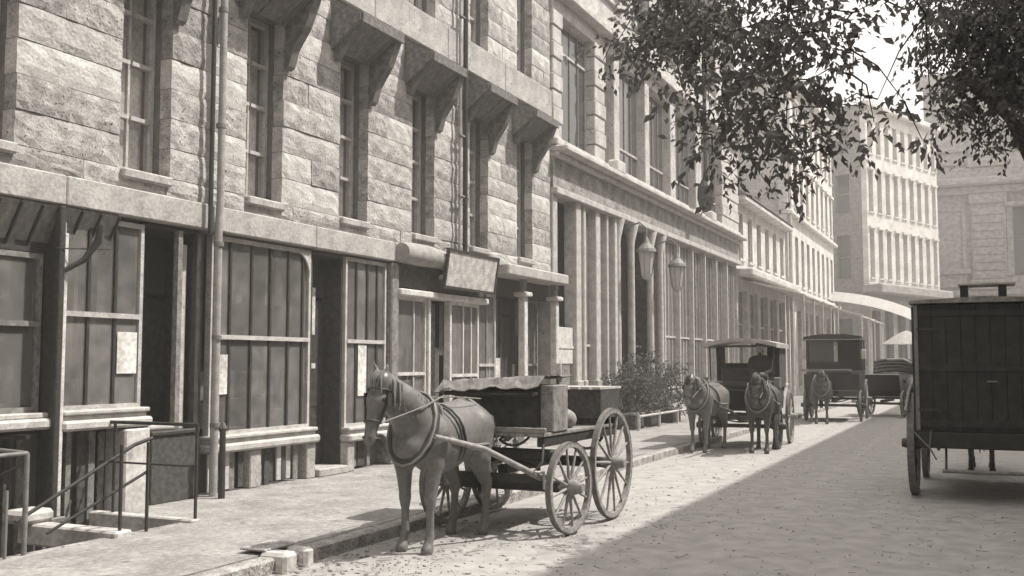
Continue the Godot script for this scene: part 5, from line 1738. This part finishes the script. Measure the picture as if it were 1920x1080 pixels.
func hack():
	var c := thing("closed_carriage", "tall closed black carriage with a flat roof and open front lights, facing up the street", "carriage", Vector3(-4.6, ROAD, -35.2), deg_to_rad(2.0))
	for s in [-1.0, 1.0]:
		wheel(c, Vector3(0.85 * s, 0.5, 1.0), 0.5, 12, M.wheel_dark, M.wheel_dark)
		wheel(c, Vector3(0.9 * s, 0.66, -0.9), 0.66, 14, M.wheel_dark, M.wheel_wood)
	bx("front_axle", M.wheel_dark, c, Vector3(-0.8, 0.46, 0.95), Vector3(0.8, 0.54, 1.05))
	bx("rear_axle", M.wheel_dark, c, Vector3(-0.85, 0.62, -0.95), Vector3(0.85, 0.7, -0.85))
	bx("perch", M.wheel_dark, c, Vector3(-0.06, 0.6, -0.9), Vector3(0.06, 0.68, 1.0))
	leaf_spring(c, Vector3(0, 0.7, 1.0), 0.5, Vector3.RIGHT)
	var prof := [Vector3(0, 0.85, -0.9), Vector3(0, 0.75, 0.2), Vector3(0, 0.95, 0.75), Vector3(0, 1.0, 1.4), Vector3(0, 1.5, 1.45), Vector3(0, 1.55, 0.75), Vector3(0, 1.62, 0.7), Vector3(0, 1.62, -1.1), Vector3(0, 1.3, -1.15)]
	part("body", prism(prof, Vector3(-0.85, 0, 0), Vector3(0.85, 0, 0), Vector3.RIGHT), M.coach_black, c)
	bx("driver_seat", M.leather, c, Vector3(-0.6, 1.5, 0.9), Vector3(0.6, 1.66, 1.36), 0.04)
	# upper part: corner pillars, open lights, roof
	for s in [-1.0, 1.0]:
		bx("pillar", M.coach_black, c, Vector3(0.80 * s - 0.06, 1.62, 0.6), Vector3(0.80 * s + 0.06, 2.62, 0.7), 0.01)
		bx("pillar", M.coach_black, c, Vector3(0.80 * s - 0.06, 1.62, -1.1), Vector3(0.80 * s + 0.06, 2.62, -1.0), 0.01)
		bx("quarter_panel", M.coach_black, c, Vector3(0.8 * s - 0.03, 1.62, -1.0), Vector3(0.8 * s + 0.03, 2.62, -0.3))
		bx("carriage_lamp", M.pale_paint, c, Vector3(0.95 * s - 0.07, 1.98, 0.66), Vector3(0.95 * s + 0.07, 2.3, 0.82), 0.02)
	bx("centre_pillar", M.pale_paint, c, Vector3(0.02, 1.9, 0.62), Vector3(0.14, 2.55, 0.66))
	bx("front_rail", M.coach_black, c, Vector3(-0.74, 1.62, 0.61), Vector3(0.74, 1.9, 0.69))
	bx("back_panel", M.coach_black, c, Vector3(-0.74, 1.62, -1.1), Vector3(0.74, 2.62, -1.04))
	bx("front_light", M.glass_dark, c, Vector3(-0.74, 1.9, 0.63), Vector3(0.02, 2.6, 0.64))
	var rp := [Vector3(-0.95, 2.6, 0), Vector3(-0.9, 2.72, 0), Vector3(-0.4, 2.8, 0), Vector3(0.4, 2.8, 0), Vector3(0.9, 2.72, 0), Vector3(0.95, 2.6, 0)]
	part("roof", prism(rp, Vector3(0, 0, -1.2), Vector3(0, 0, 0.85), Vector3(0, 0, 1)), M.coach_black, c)
	rod("roof_edge", M.wagon_grey, c, [Vector3(-0.95, 2.62, 0.86), Vector3(0.95, 2.62, 0.86)], 0.02, 6)
	bx("splash_board", M.wagon_grey, c, Vector3(-0.9, 1.58, 1.46), Vector3(-0.3, 1.66, 1.5))
	make_horse("hack_horse", "dark horse harnessed before the closed black carriage", Vector3(-4.75, ROAD, -32.9), deg_to_rad(8.0), [Vector3(0.02, 1.42, 0.88), Vector3(0.03, 1.52, 1.16), Vector3(0.03, 1.02, 1.32)], 0.035, M.horse_dark)

func open_carriage():
	var c := thing("open_carriage", "low dark carriage with folded hood and pale lining, behind the closed black carriage", "carriage", Vector3(-3.25, ROAD, -38.4), deg_to_rad(-8.0))
	for s in [-1.0, 1.0]:
		wheel(c, Vector3(0.72 * s, 0.46, 0.9), 0.46, 12, M.wheel_dark, M.wheel_dark)
		wheel(c, Vector3(0.76 * s, 0.6, -0.7), 0.6, 14, M.wheel_dark, M.wheel_dark)
	bx("front_axle", M.wheel_dark, c, Vector3(-0.7, 0.42, 0.86), Vector3(0.7, 0.5, 0.94))
	bx("rear_axle", M.wheel_dark, c, Vector3(-0.7, 0.56, -0.74), Vector3(0.7, 0.64, -0.66))
	bx("perch", M.wheel_dark, c, Vector3(-0.06, 0.5, -0.7), Vector3(0.06, 0.58, 0.9))
	var prof := [Vector3(0, 0.72, -0.5), Vector3(0, 0.68, 0.4), Vector3(0, 0.9, 0.75), Vector3(0, 1.45, 0.95), Vector3(0, 1.48, 0.85), Vector3(0, 1.12, 0.6), Vector3(0, 1.15, -0.3), Vector3(0, 1.5, -0.9), Vector3(0, 1.2, -1.0)]
	part("body", prism(prof, Vector3(-0.6, 0, 0), Vector3(0.6, 0, 0), Vector3.RIGHT), M.coach_black, c)
	bx("seat_cushion", M.leather, c, Vector3(-0.52, 1.15, -0.6), Vector3(0.52, 1.3, -0.1), 0.05)
	var hd := st_new()
	for i in 4:
		var y := 1.5 + 0.12 * i
		var pts := []
		for k in 9:
			var a := PI * k / 8.0
			pts.append(Vector3(0.66 * cos(a), y + 0.1 * sin(a), -0.85 - 0.16 * sin(a) - 0.06 * i))
		tube(hd, pts, [0.075], 6)
	part("folded_hood", hd.commit(), M.canvas_dark, c)
	rod("hood_edge", M.canvas, c, [Vector3(-0.2, 1.98, -0.9), Vector3(0.35, 2.0, -0.92), Vector3(0.66, 1.85, -0.86)], 0.045, 6)
	bx("side_panel", M.pale_paint, c, Vector3(-0.64, 0.95, -0.1), Vector3(-0.605, 1.42, 0.06))
	for s in [-1.0, 1.0]:
		rod("mudguard", M.wagon_grey, c, [Vector3(0.76 * s, 1.1, -1.2), Vector3(0.76 * s, 1.27, -0.7), Vector3(0.76 * s, 1.1, -0.2)], 0.025, 6)

func van():
	var c := thing("black_van", "big black horse-drawn van seen from behind, standing in the shade", "van", Vector3(-0.05, ROAD, -15.0), deg_to_rad(0.0))
	# its rear faces the camera: +z
	for s in [-1.0, 1.0]:
		wheel(c, Vector3(0.95 * s, 0.72, -0.75), 0.72, 14, M.wheel_dark, M.wheel_dark, 0.0, 0.09)
		wheel(c, Vector3(0.92 * s, 0.55, -3.1), 0.55, 12, M.wheel_dark, M.wheel_dark, 0.0, 0.08)
		bx("side_panel", M.van_black, c, Vector3(0.84 * s - 0.025, 0.80, -3.2), Vector3(0.84 * s + 0.025, 2.68, -0.05))
		for zz in [-0.1, -1.1, -2.1, -3.1]:
			bx("side_rib", M.van_black, c, Vector3(0.88 * s - 0.015, 0.86, zz - 0.04), Vector3(0.88 * s + 0.015, 2.64, zz + 0.04))
		leaf_spring(c, Vector3(0.62 * s, 0.74, -0.75), 0.5, Vector3(0, 0, 1))
	for i in 9:
		bx("rear_board", M.van_black, c, Vector3(-0.815 + 0.1815 * i, 0.94, -0.05), Vector3(-0.815 + 0.1815 * i + 0.176, 2.66, -0.012), 0.004)
	for yy in [1.0, 1.75, 2.5]:
		bx("rear_batten", M.van_black, c, Vector3(-0.84, yy, -0.012), Vector3(0.84, yy + 0.09, 0.018), 0.005)
	bx("front_panel", M.van_black, c, Vector3(-0.82, 0.80, -3.2), Vector3(0.82, 2.68, -3.16))
	bx("floor", M.van_black, c, Vector3(-0.84, 0.80, -3.15), Vector3(0.84, 0.9, -0.02))
	bx("tail_board", M.van_black, c, Vector3(-0.84, 0.72, -0.04), Vector3(0.84, 0.93, 0.03), 0.01)
	rod("step_bar", M.iron_grey, c, [Vector3(-0.55, 0.42, 0.1), Vector3(0.75, 0.42, 0.1)], 0.025)
	for s in [-1.0, 1.0]:
		rod("step_stay", M.iron, c, [Vector3(0.5 * s, 0.74, -0.1), Vector3(0.5 * s, 0.42, 0.1)], 0.016)
		rod("chain", M.iron_grey, c, [Vector3(-0.8 + 0.12 * s, 0.95, 0.03), Vector3(-0.7, 0.72, 0.06), Vector3(-0.62, 0.56, 0.04)], 0.012, 5)
	bx("rear_axle", M.wheel_dark, c, Vector3(-0.9, 0.66, -0.82), Vector3(0.9, 0.78, -0.68))
	bx("front_axle", M.wheel_dark, c, Vector3(-0.88, 0.5, -3.16), Vector3(0.88, 0.6, -3.04))
	var rp := [Vector3(-0.92, 2.68, 0), Vector3(-0.9, 2.72, 0), Vector3(0.0, 2.76, 0), Vector3(0.9, 2.72, 0), Vector3(0.92, 2.68, 0)]
	part("roof", prism(rp, Vector3(0, 0, -3.3), Vector3(0, 0, 0.08), Vector3(0, 0, 1)), M.wagon_grey, c)
	bx("roof_rack", M.pale_paint, c, Vector3(-0.3, 2.93, -0.75), Vector3(0.42, 2.965, -0.2), 0.006)
	for q in [[-0.22, -0.3], [0.26, -0.3], [-0.22, -0.65], [0.26, -0.65]]:
		bx("rack_leg", M.van_black, c, Vector3(q[0] - 0.05, 2.74, q[1] - 0.04), Vector3(q[0] + 0.05, 2.93, q[1] + 0.04))
	for s in [-1.0, 1.0]:
		for yy in [1.2, 2.3]:
			bx("hinge", M.iron, c, Vector3(0.84 * s - 0.3 if s > 0.0 else -0.84, yy, 0.019), Vector3(0.84 if s > 0.0 else -0.54, yy + 0.05, 0.03), 0.004)
		bx("corner_iron", M.iron_grey, c, Vector3(0.835 * s - 0.025, 0.95, 0.019), Vector3(0.835 * s + 0.025, 2.66, 0.03), 0.004)
	rod("door_handle", M.iron_grey, c, [Vector3(0.04, 1.62, 0.02), Vector3(0.05, 1.62, 0.07), Vector3(0.16, 1.62, 0.07)], 0.012, 6)
	bx("notice_plate", M.iron_grey, c, Vector3(0.52, 2.12, 0.019), Vector3(0.76, 2.56, 0.026))
	for s in [-1.0, 1.0]:
		rod("mudguard", M.wagon_grey, c, [Vector3(0.98 * s, 1.2, -1.5), Vector3(0.98 * s, 1.52, -0.9), Vector3(0.98 * s, 1.44, -0.4), Vector3(1.0 * s, 1.2, -0.05)], 0.025, 6)
	make_horse("van_horse", "dark horse standing in front of the black van, its legs showing beneath", Vector3(-0.15, ROAD, -19.6), PI, [Vector3(0.0, 1.5, 0.9), Vector3(0.0, 1.75, 1.1), Vector3(0.0, 1.3, 1.35)], 0.035, M.horse_dark)
	rod("shaft", M.wheel_dark, c, [Vector3(-0.4, 0.8, -3.2), Vector3(-0.42, 1.0, -4.2), Vector3(-0.4, 1.1, -5.2)], 0.035)
	rod("shaft", M.wheel_dark, c, [Vector3(0.2, 0.8, -3.2), Vector3(0.22, 1.0, -4.2), Vector3(0.2, 1.1, -5.2)], 0.035)

# ---------------------------------------------------------------- trees
func crown_mesh(clumps: Array, leaf_len: float, density: float) -> Mesh:
	var verts := PackedVector3Array()
	var nrm := PackedVector3Array()
	for c in clumps:
		var ctr := Vector3(c[0], c[1], c[2])
		var R: float = c[3]
		var n := int(density * c[4] * R * R / (leaf_len * leaf_len))
		var tw := maxi(3, n / 9)
		for t in tw:
			# a twig with its leaves, drooping
			var s := ctr + Vector3(rng.randfn(), rng.randfn() * 0.8, rng.randfn()) * R * 0.55
			var dir := Vector3(rng.randf_range(-1, 1), rng.randf_range(-1.1, 0.25), rng.randf_range(-1, 1)).normalized()
			for k in 9:
				var p := s + dir * leaf_len * 0.42 * k + Vector3(rng.randfn(), rng.randfn(), rng.randfn()) * leaf_len * 0.22
				var ax := (dir + Vector3(rng.randf_range(-1, 1), rng.randf_range(-1.2, 0.4), rng.randf_range(-1, 1))).normalized()
				var sd := ax.cross(Vector3(rng.randf_range(-1, 1), rng.randf_range(0.2, 1), rng.randf_range(-1, 1))).normalized()
				var up := sd.cross(ax).normalized()
				var l := leaf_len * rng.randf_range(0.5, 1.4)
				var w := l * rng.randf_range(0.2, 0.28)
				var q := [p, p + ax * l * 0.45 + sd * w + up * w * 0.3, p + ax * l - up * l * 0.1, p + ax * l * 0.45 - sd * w + up * w * 0.3, p + ax * l * 0.5]
				for tr in [[0, 1, 4], [1, 2, 4], [2, 3, 4], [3, 0, 4]]:
					var nn: Vector3 = (q[tr[2]] - q[tr[0]]).cross(q[tr[1]] - q[tr[0]]).normalized()
					for e in tr:
						verts.append(q[e])
						nrm.append(nn)
	var arr := []
	arr.resize(Mesh.ARRAY_MAX)
	arr[Mesh.ARRAY_VERTEX] = verts
	arr[Mesh.ARRAY_NORMAL] = nrm
	var am := ArrayMesh.new()
	am.add_surface_from_arrays(Mesh.PRIMITIVE_TRIANGLES, arr)
	return am

func branch(t: Node, called: String, pts: Array, r0: float, r1: float):
	var rr := []
	for i in pts.size():
		rr.append(lerpf(r0, r1, float(i) / (pts.size() - 1)))
	rod(called, M.bark, t, pts, rr, 9)

func trees():
	# the tree whose low boughs hang into view
	var t := thing("street_tree", "broad leafy tree on the shaded side whose low boughs hang over the road", "tree", Vector3(2.75, 0, -5.3), 0, "street trees on the shaded side", true)
	branch(t, "trunk", [Vector3(2.75, -0.1, -5.3), Vector3(2.72, 0.4, -5.3), Vector3(2.65, 2.0, -5.35), Vector3(2.55, 3.6, -5.4), Vector3(2.6, 5.6, -5.5), Vector3(2.8, 8.0, -5.4)], 0.3, 0.1)
	branch(t, "limb", [Vector3(2.57, 3.4, -5.4), Vector3(1.6, 4.3, -5.5), Vector3(0.4, 4.6, -5.6), Vector3(-0.7, 4.4, -5.6), Vector3(-1.6, 4.0, -5.5)], 0.13, 0.03)
	branch(t, "limb", [Vector3(2.58, 4.2, -5.4), Vector3(1.7, 5.4, -5.0), Vector3(0.6, 6.0, -4.8), Vector3(-0.6, 6.1, -4.6)], 0.11, 0.03)
	branch(t, "limb", [Vector3(2.6, 4.8, -5.5), Vector3(3.6, 6.0, -6.2), Vector3(4.6, 6.6, -6.8)], 0.1, 0.03)
	var clumps := [[-2.10, 3.62, -5.82, 0.09, 0.5], [-1.97, 3.59, -5.98, 0.11, 0.6], [-1.93, 3.67, -5.62, 0.08, 0.4], [-1.76, 3.68, -5.91, 0.18, 1.0], [-1.84, 3.91, -6.02, 0.16, 1.0], [-1.48, 3.67, -5.62, 0.21, 1.2], [-1.32, 3.22, -5.00, 0.14, 1.0], [-1.16, 3.46, -5.14, 0.21, 1.2], [-1.14, 3.22, -5.18, 0.16, 1.0], [-1.44, 3.24, -5.83, 0.15, 0.9], [-1.34, 2.89, -5.46, 0.12, 0.8], [-1.49, 3.09, -5.77, 0.09, 0.5], [-1.24, 3.16, -5.89, 0.21, 1.1], [-1.37, 2.86, -5.97, 0.10, 0.5], [-1.08, 2.91, -5.84, 0.17, 1.0], [-0.94, 3.06, -4.99, 0.17, 1.2], [-0.96, 3.33, -5.11, 0.16, 1.1], [-0.71, 3.40, -5.13, 0.16, 1.1], [-0.76, 3.16, -5.14, 0.16, 1.2], [-0.75, 3.19, -5.87, 0.15, 1.0], [-0.78, 2.94, -5.73, 0.15, 1.1], [-0.79, 2.73, -5.35, 0.07, 0.6], [-0.56, 3.50, -5.22, 0.11, 0.7], [-0.55, 3.14, -5.07, 0.08, 0.7], [-0.52, 2.96, -5.04, 0.08, 0.7], [-0.52, 3.24, -6.00, 0.08, 0.6], [-0.34, 3.06, -5.37, 0.07, 0.6], [-0.59, 3.34, -5.29, 0.08, 0.6], [-0.35, 3.58, -5.49, 0.10, 0.5], [-0.25, 3.66, -5.89, 0.12, 0.7], [-0.27, 2.89, -5.53, 0.06, 0.7], [-0.24, 3.12, -5.99, 0.07, 0.5], [-0.45, 2.88, -4.98, 0.06, 0.5], [-0.87, 2.91, -5.06, 0.13, 1.0], [-0.87, 2.73, -5.44, 0.08, 0.7], [-0.93, 3.61, -5.74, 0.09, 0.5]]
	for q in [[-1.85, 3.85], [-1.6, 3.9], [-1.3, 4.0], [-1.0, 3.95], [-0.75, 4.0], [-0.45, 4.0], [-1.45, 3.65], [-1.15, 3.72], [-0.85, 3.7]]:
		clumps.append([q[0], q[1], -5.6 + rng.randf_range(-0.4, 0.4), 0.26, 0.9])
	var twigs := st_new()
	for c in clumps:
		var e := Vector3(c[0], c[1], c[2])
		# each spray hangs from the next one up and towards the trunk
		var s := Vector3(clampf(c[0] + 0.5, -1.4, 1.2), 4.42, -5.58)
		var dmin := 0.55
		for o in clumps:
			var q := Vector3(o[0], o[1], o[2])
			if q.y + 0.5 * q.x > e.y + 0.5 * e.x + 0.06 and q.distance_to(e) < dmin:
				dmin = q.distance_to(e)
				s = q
		var m := s.lerp(e, 0.5) + Vector3(rng.randf_range(-0.04, 0.06), 0.05, rng.randf_range(-0.05, 0.05))
		tube(twigs, [s, m, e], [0.005, 0.004, 0.002], 5)
	part("twigs", twigs.commit(), M.bark, t)
	for i in 60:
		var a := rng.randf_range(0, TAU)
		var r := 2.6 * sqrt(rng.randf())
		var y := rng.randf_range(4.5, 8.2)
		clumps.append([1.6 + cos(a) * r * 1.1, y, -5.4 + sin(a) * r, 0.5, 0.09])
	part("crown", crown_mesh(clumps, 0.050, 19.0), M.leaf, t)
	# the tree behind it, its trunk just in view
	var t2 := thing("street_tree", "tree with a thick dark trunk standing just behind the black van", "tree", Vector3(0.42, ROAD, -12.3), 0, "street trees on the shaded side", true)
	branch(t2, "trunk", [Vector3(0.58, -0.25, -12.3), Vector3(0.58, 0.0, -12.3), Vector3(0.58, 0.5, -12.3), Vector3(0.62, 2.2, -12.35), Vector3(0.7, 4.0, -12.3), Vector3(1.0, 6.2, -12.2)], 0.30, 0.13)
	branch(t2, "limb", [Vector3(0.65, 3.6, -12.3), Vector3(0.3, 4.4, -12.1), Vector3(-0.2, 4.9, -11.9)], 0.09, 0.03)
	branch(t2, "limb", [Vector3(0.6, 4.3, -12.3), Vector3(1.5, 5.6, -12.6), Vector3(2.6, 6.6, -12.9)], 0.1, 0.03)
	branch(t2, "limb", [Vector3(0.55, 3.9, -12.3), Vector3(0.7, 4.9, -11.4), Vector3(0.9, 5.6, -10.8)], 0.08, 0.02)
	var cl2 := [[-0.20, 5.13, -11.03, 0.41, 1.0], [0.20, 5.18, -11.50, 0.47, 1.0], [-0.12, 4.60, -11.06, 0.35, 1.0], [0.22, 4.49, -11.11, 0.40, 1.0], [-0.26, 4.44, -11.59, 0.26, 0.9], [0.09, 4.31, -11.72, 0.21, 0.8], [0.36, 4.17, -11.46, 0.22, 0.8], [-0.34, 5.00, -11.70, 0.22, 0.8], [0.02, 6.11, -12.07, 0.53, 1.0], [0.45, 5.84, -11.87, 0.51, 1.0], [0.49, 4.72, -11.16, 0.42, 1.0], [-0.33, 5.79, -12.24, 0.24, 0.8]]
	for q in [[0.0, 5.2], [0.3, 4.9], [0.35, 4.5], [0.1, 4.75], [-0.1, 5.3], [0.45, 5.3], [0.2, 5.5]]:
		cl2.append([q[0], q[1], -11.4 + rng.randf_range(-0.4, 0.4), 0.42, 1.0])
	var tw2 := st_new()
	for c in cl2:
		var e := Vector3(c[0], c[1], c[2])
		tube(tw2, [Vector3(0.55, 4.4, -12.2), Vector3(0.5, 4.9, -12.1).lerp(e, 0.5), e], [0.03, 0.018, 0.006], 5)
	part("twigs", tw2.commit(), M.bark, t2)
	for i in 50:
		var y := rng.randf_range(4.6, 8.4)
		var x := rng.randf_range(maxf(-0.6, y * 0.5 - 2.4), 4.2)
		cl2.append([x, y, -12.2 + rng.randf_range(-2.2, 2.2), 0.55, 0.35])
	part("crown", crown_mesh(cl2, 0.075, 17.0), M.leaf_dark, t2)

# ---------------------------------------------------------------- small things
func shrub(at: Vector3, h: float, label: String):
	var s := thing("potted_shrub", label, "shrub", at, 0, "shrubs in boxes along the iron-fronted building")
	bx("box", M.board_dark, s, Vector3(-0.35, 0, -0.4), Vector3(0.35, 0.42, 0.4), 0.02)
	bx("box_rim", M.mid_paint, s, Vector3(-0.38, 0.36, -0.43), Vector3(0.38, 0.425, 0.43), 0.015)
	rod("stem", M.bark, s, [Vector3(0, 0.4, 0), Vector3(0.02, 0.9, 0.03)], [0.04, 0.025], 6)
	var cl := []
	for i in 16:
		cl.append([rng.randf_range(-0.4, 0.4), rng.randf_range(0.5, h), rng.randf_range(-0.6, 0.6), 0.3, 1.0])
	part("foliage", crown_mesh(cl, 0.085, 16.0), M.leaf_dark, s)

func small_things():
	shrub(Vector3(-8.75, 0, -25.9), 1.7, "bushy dark shrub in a box by the pilasters, nearest the porch")
	shrub(Vector3(-8.75, 0, -27.3), 2.0, "tallest dark shrub in a box, beside the columned entrance steps")
	shrub(Vector3(-8.7, 0, -29.3), 1.75, "dark shrub in a box before the doors of the columned entrance")
	var fr := thing("low_rail", "low pale rail on short posts in front of the boxed shrubs", "rail", Vector3(-8.2, 0, -27), 0, "", true)
	rod("rail", M.pale_paint, fr, [Vector3(-8.2, 0.36, -25.2), Vector3(-8.2, 0.36, -30.6)], 0.035, 6)
	for z in [-25.2, -27.0, -28.8, -30.6]:
		rod("post", M.pale_paint, fr, [Vector3(-8.2, 0, z), Vector3(-8.2, 0.42, z)], 0.045, 6)
	for q in [[-31.6, "the entrance columns"], [-32.7, "the second lantern"]]:
		var b := thing("white_bollard", "short white bollard on the pavement near " + q[1], "bollard", Vector3(-8.4, 0, q[0]), 0, "white bollards on the far pavement")
		part("shaft", lathe([[0.12, 0.0], [0.1, 0.08], [0.085, 0.85], [0.11, 0.9], [0.0, 1.0]], 10), M.white_paint, b)
	# gully stones let into the kerb
	var gs := thing("gully_stone", "pale stone blocks of a gully let into the kerb ahead of the horse", "stone", Vector3(-5.9, 0, -7.5), 0, "", true)
	bx("block", M.pale_stone, gs, Vector3(-6.04, -0.2, -7.98), Vector3(-5.78, 0.03, -7.84), 0.03)
	bx("block", M.pale_stone, gs, Vector3(-6.06, -0.2, -7.7), Vector3(-5.76, 0.035, -7.5), 0.03)
	bx("slab", M.kerb, gs, Vector3(-6.3, 0.031, -7.98), Vector3(-6.0, 0.055, -7.52), 0.012)
	# loose earth, stones and litter on the road
	var lumps := []
	for i in 5:
		lumps.append(rough_lump(300 + i))
	var scat := func(called: String, n: int, m: Material, x0: float, x1: float, z0: float, z1: float, s0: float, s1: float, flat: float):
		var mm := MultiMesh.new()
		mm.transform_format = MultiMesh.TRANSFORM_3D
		mm.mesh = lumps[rng.randi() % 5]
		mm.instance_count = n
		for i in n:
			var s := s0 + (s1 - s0) * pow(rng.randf(), 3.0)
			var p := Vector3(rng.randf_range(x0, x1), ROAD + 0.004, z0 + (z1 - z0) * pow(rng.randf(), 1.6))
			mm.set_instance_transform(i, Transform3D(Basis(Vector3.UP, rng.randf() * TAU).scaled(Vector3(s, s * flat, s * rng.randf_range(0.6, 1.3))), p))
		var o := MultiMeshInstance3D.new()
		o.name = called
		o.multimesh = mm
		o.material_override = m
		add_child(o)
		o.set_meta("kind", "stuff")
		return o
	tag(scat.call("road_grit", 5200, M.clod, -5.85, 2.2, -6.5, -34.0, 0.006, 0.035, 0.5), "loose grit and pebbles strewn over the earth road", "grit")
	tag(scat.call("gutter_litter", 420, M.dung, -5.85, -4.6, -7.2, -11.0, 0.012, 0.06, 0.5), "dark straw and dung scattered about the standing horse", "litter")
	var sm := MultiMesh.new()
	sm.transform_format = MultiMesh.TRANSFORM_3D
	sm.mesh = box_mesh(Vector3(0.0035, 0.0035, 0.11))
	sm.instance_count = 260
	for i in 260:
		var c: Array = [[-5.3, -8.3, 0.7], [-4.6, -9.4, 0.8], [-3.6, -12.0, 1.2], [-5.0, -20.5, 1.0], [-1.2, -9.5, 1.6], [-0.6, -13.2, 0.9]][rng.randi() % 6]
		var p := Vector3(minf(c[0] + rng.randfn() * c[2] * 0.5, 2.0), ROAD + 0.018, c[1] + rng.randfn() * c[2])
		p.x = maxf(p.x, -5.8)
		sm.set_instance_transform(i, Transform3D(Basis(Vector3.UP, rng.randf() * TAU) * Basis(Vector3.RIGHT, rng.randf_range(-0.2, 0.2)) * Basis().scaled(Vector3.ONE * rng.randf_range(0.5, 1.5)), p))
	var so := MultiMeshInstance3D.new()
	so.name = "straw"
	so.multimesh = sm
	so.material_override = M.wheel_wood
	add_child(so)
	so.set_meta("kind", "stuff")
	tag(so, "loose straw scattered on the road by the horses and wheels", "straw")
	tag(scat.call("wheel_clods", 300, M.clod, -4.6, -3.2, -8.0, -18.0, 0.015, 0.07, 0.4), "trodden clods of earth beside the wagon wheels", "clods")
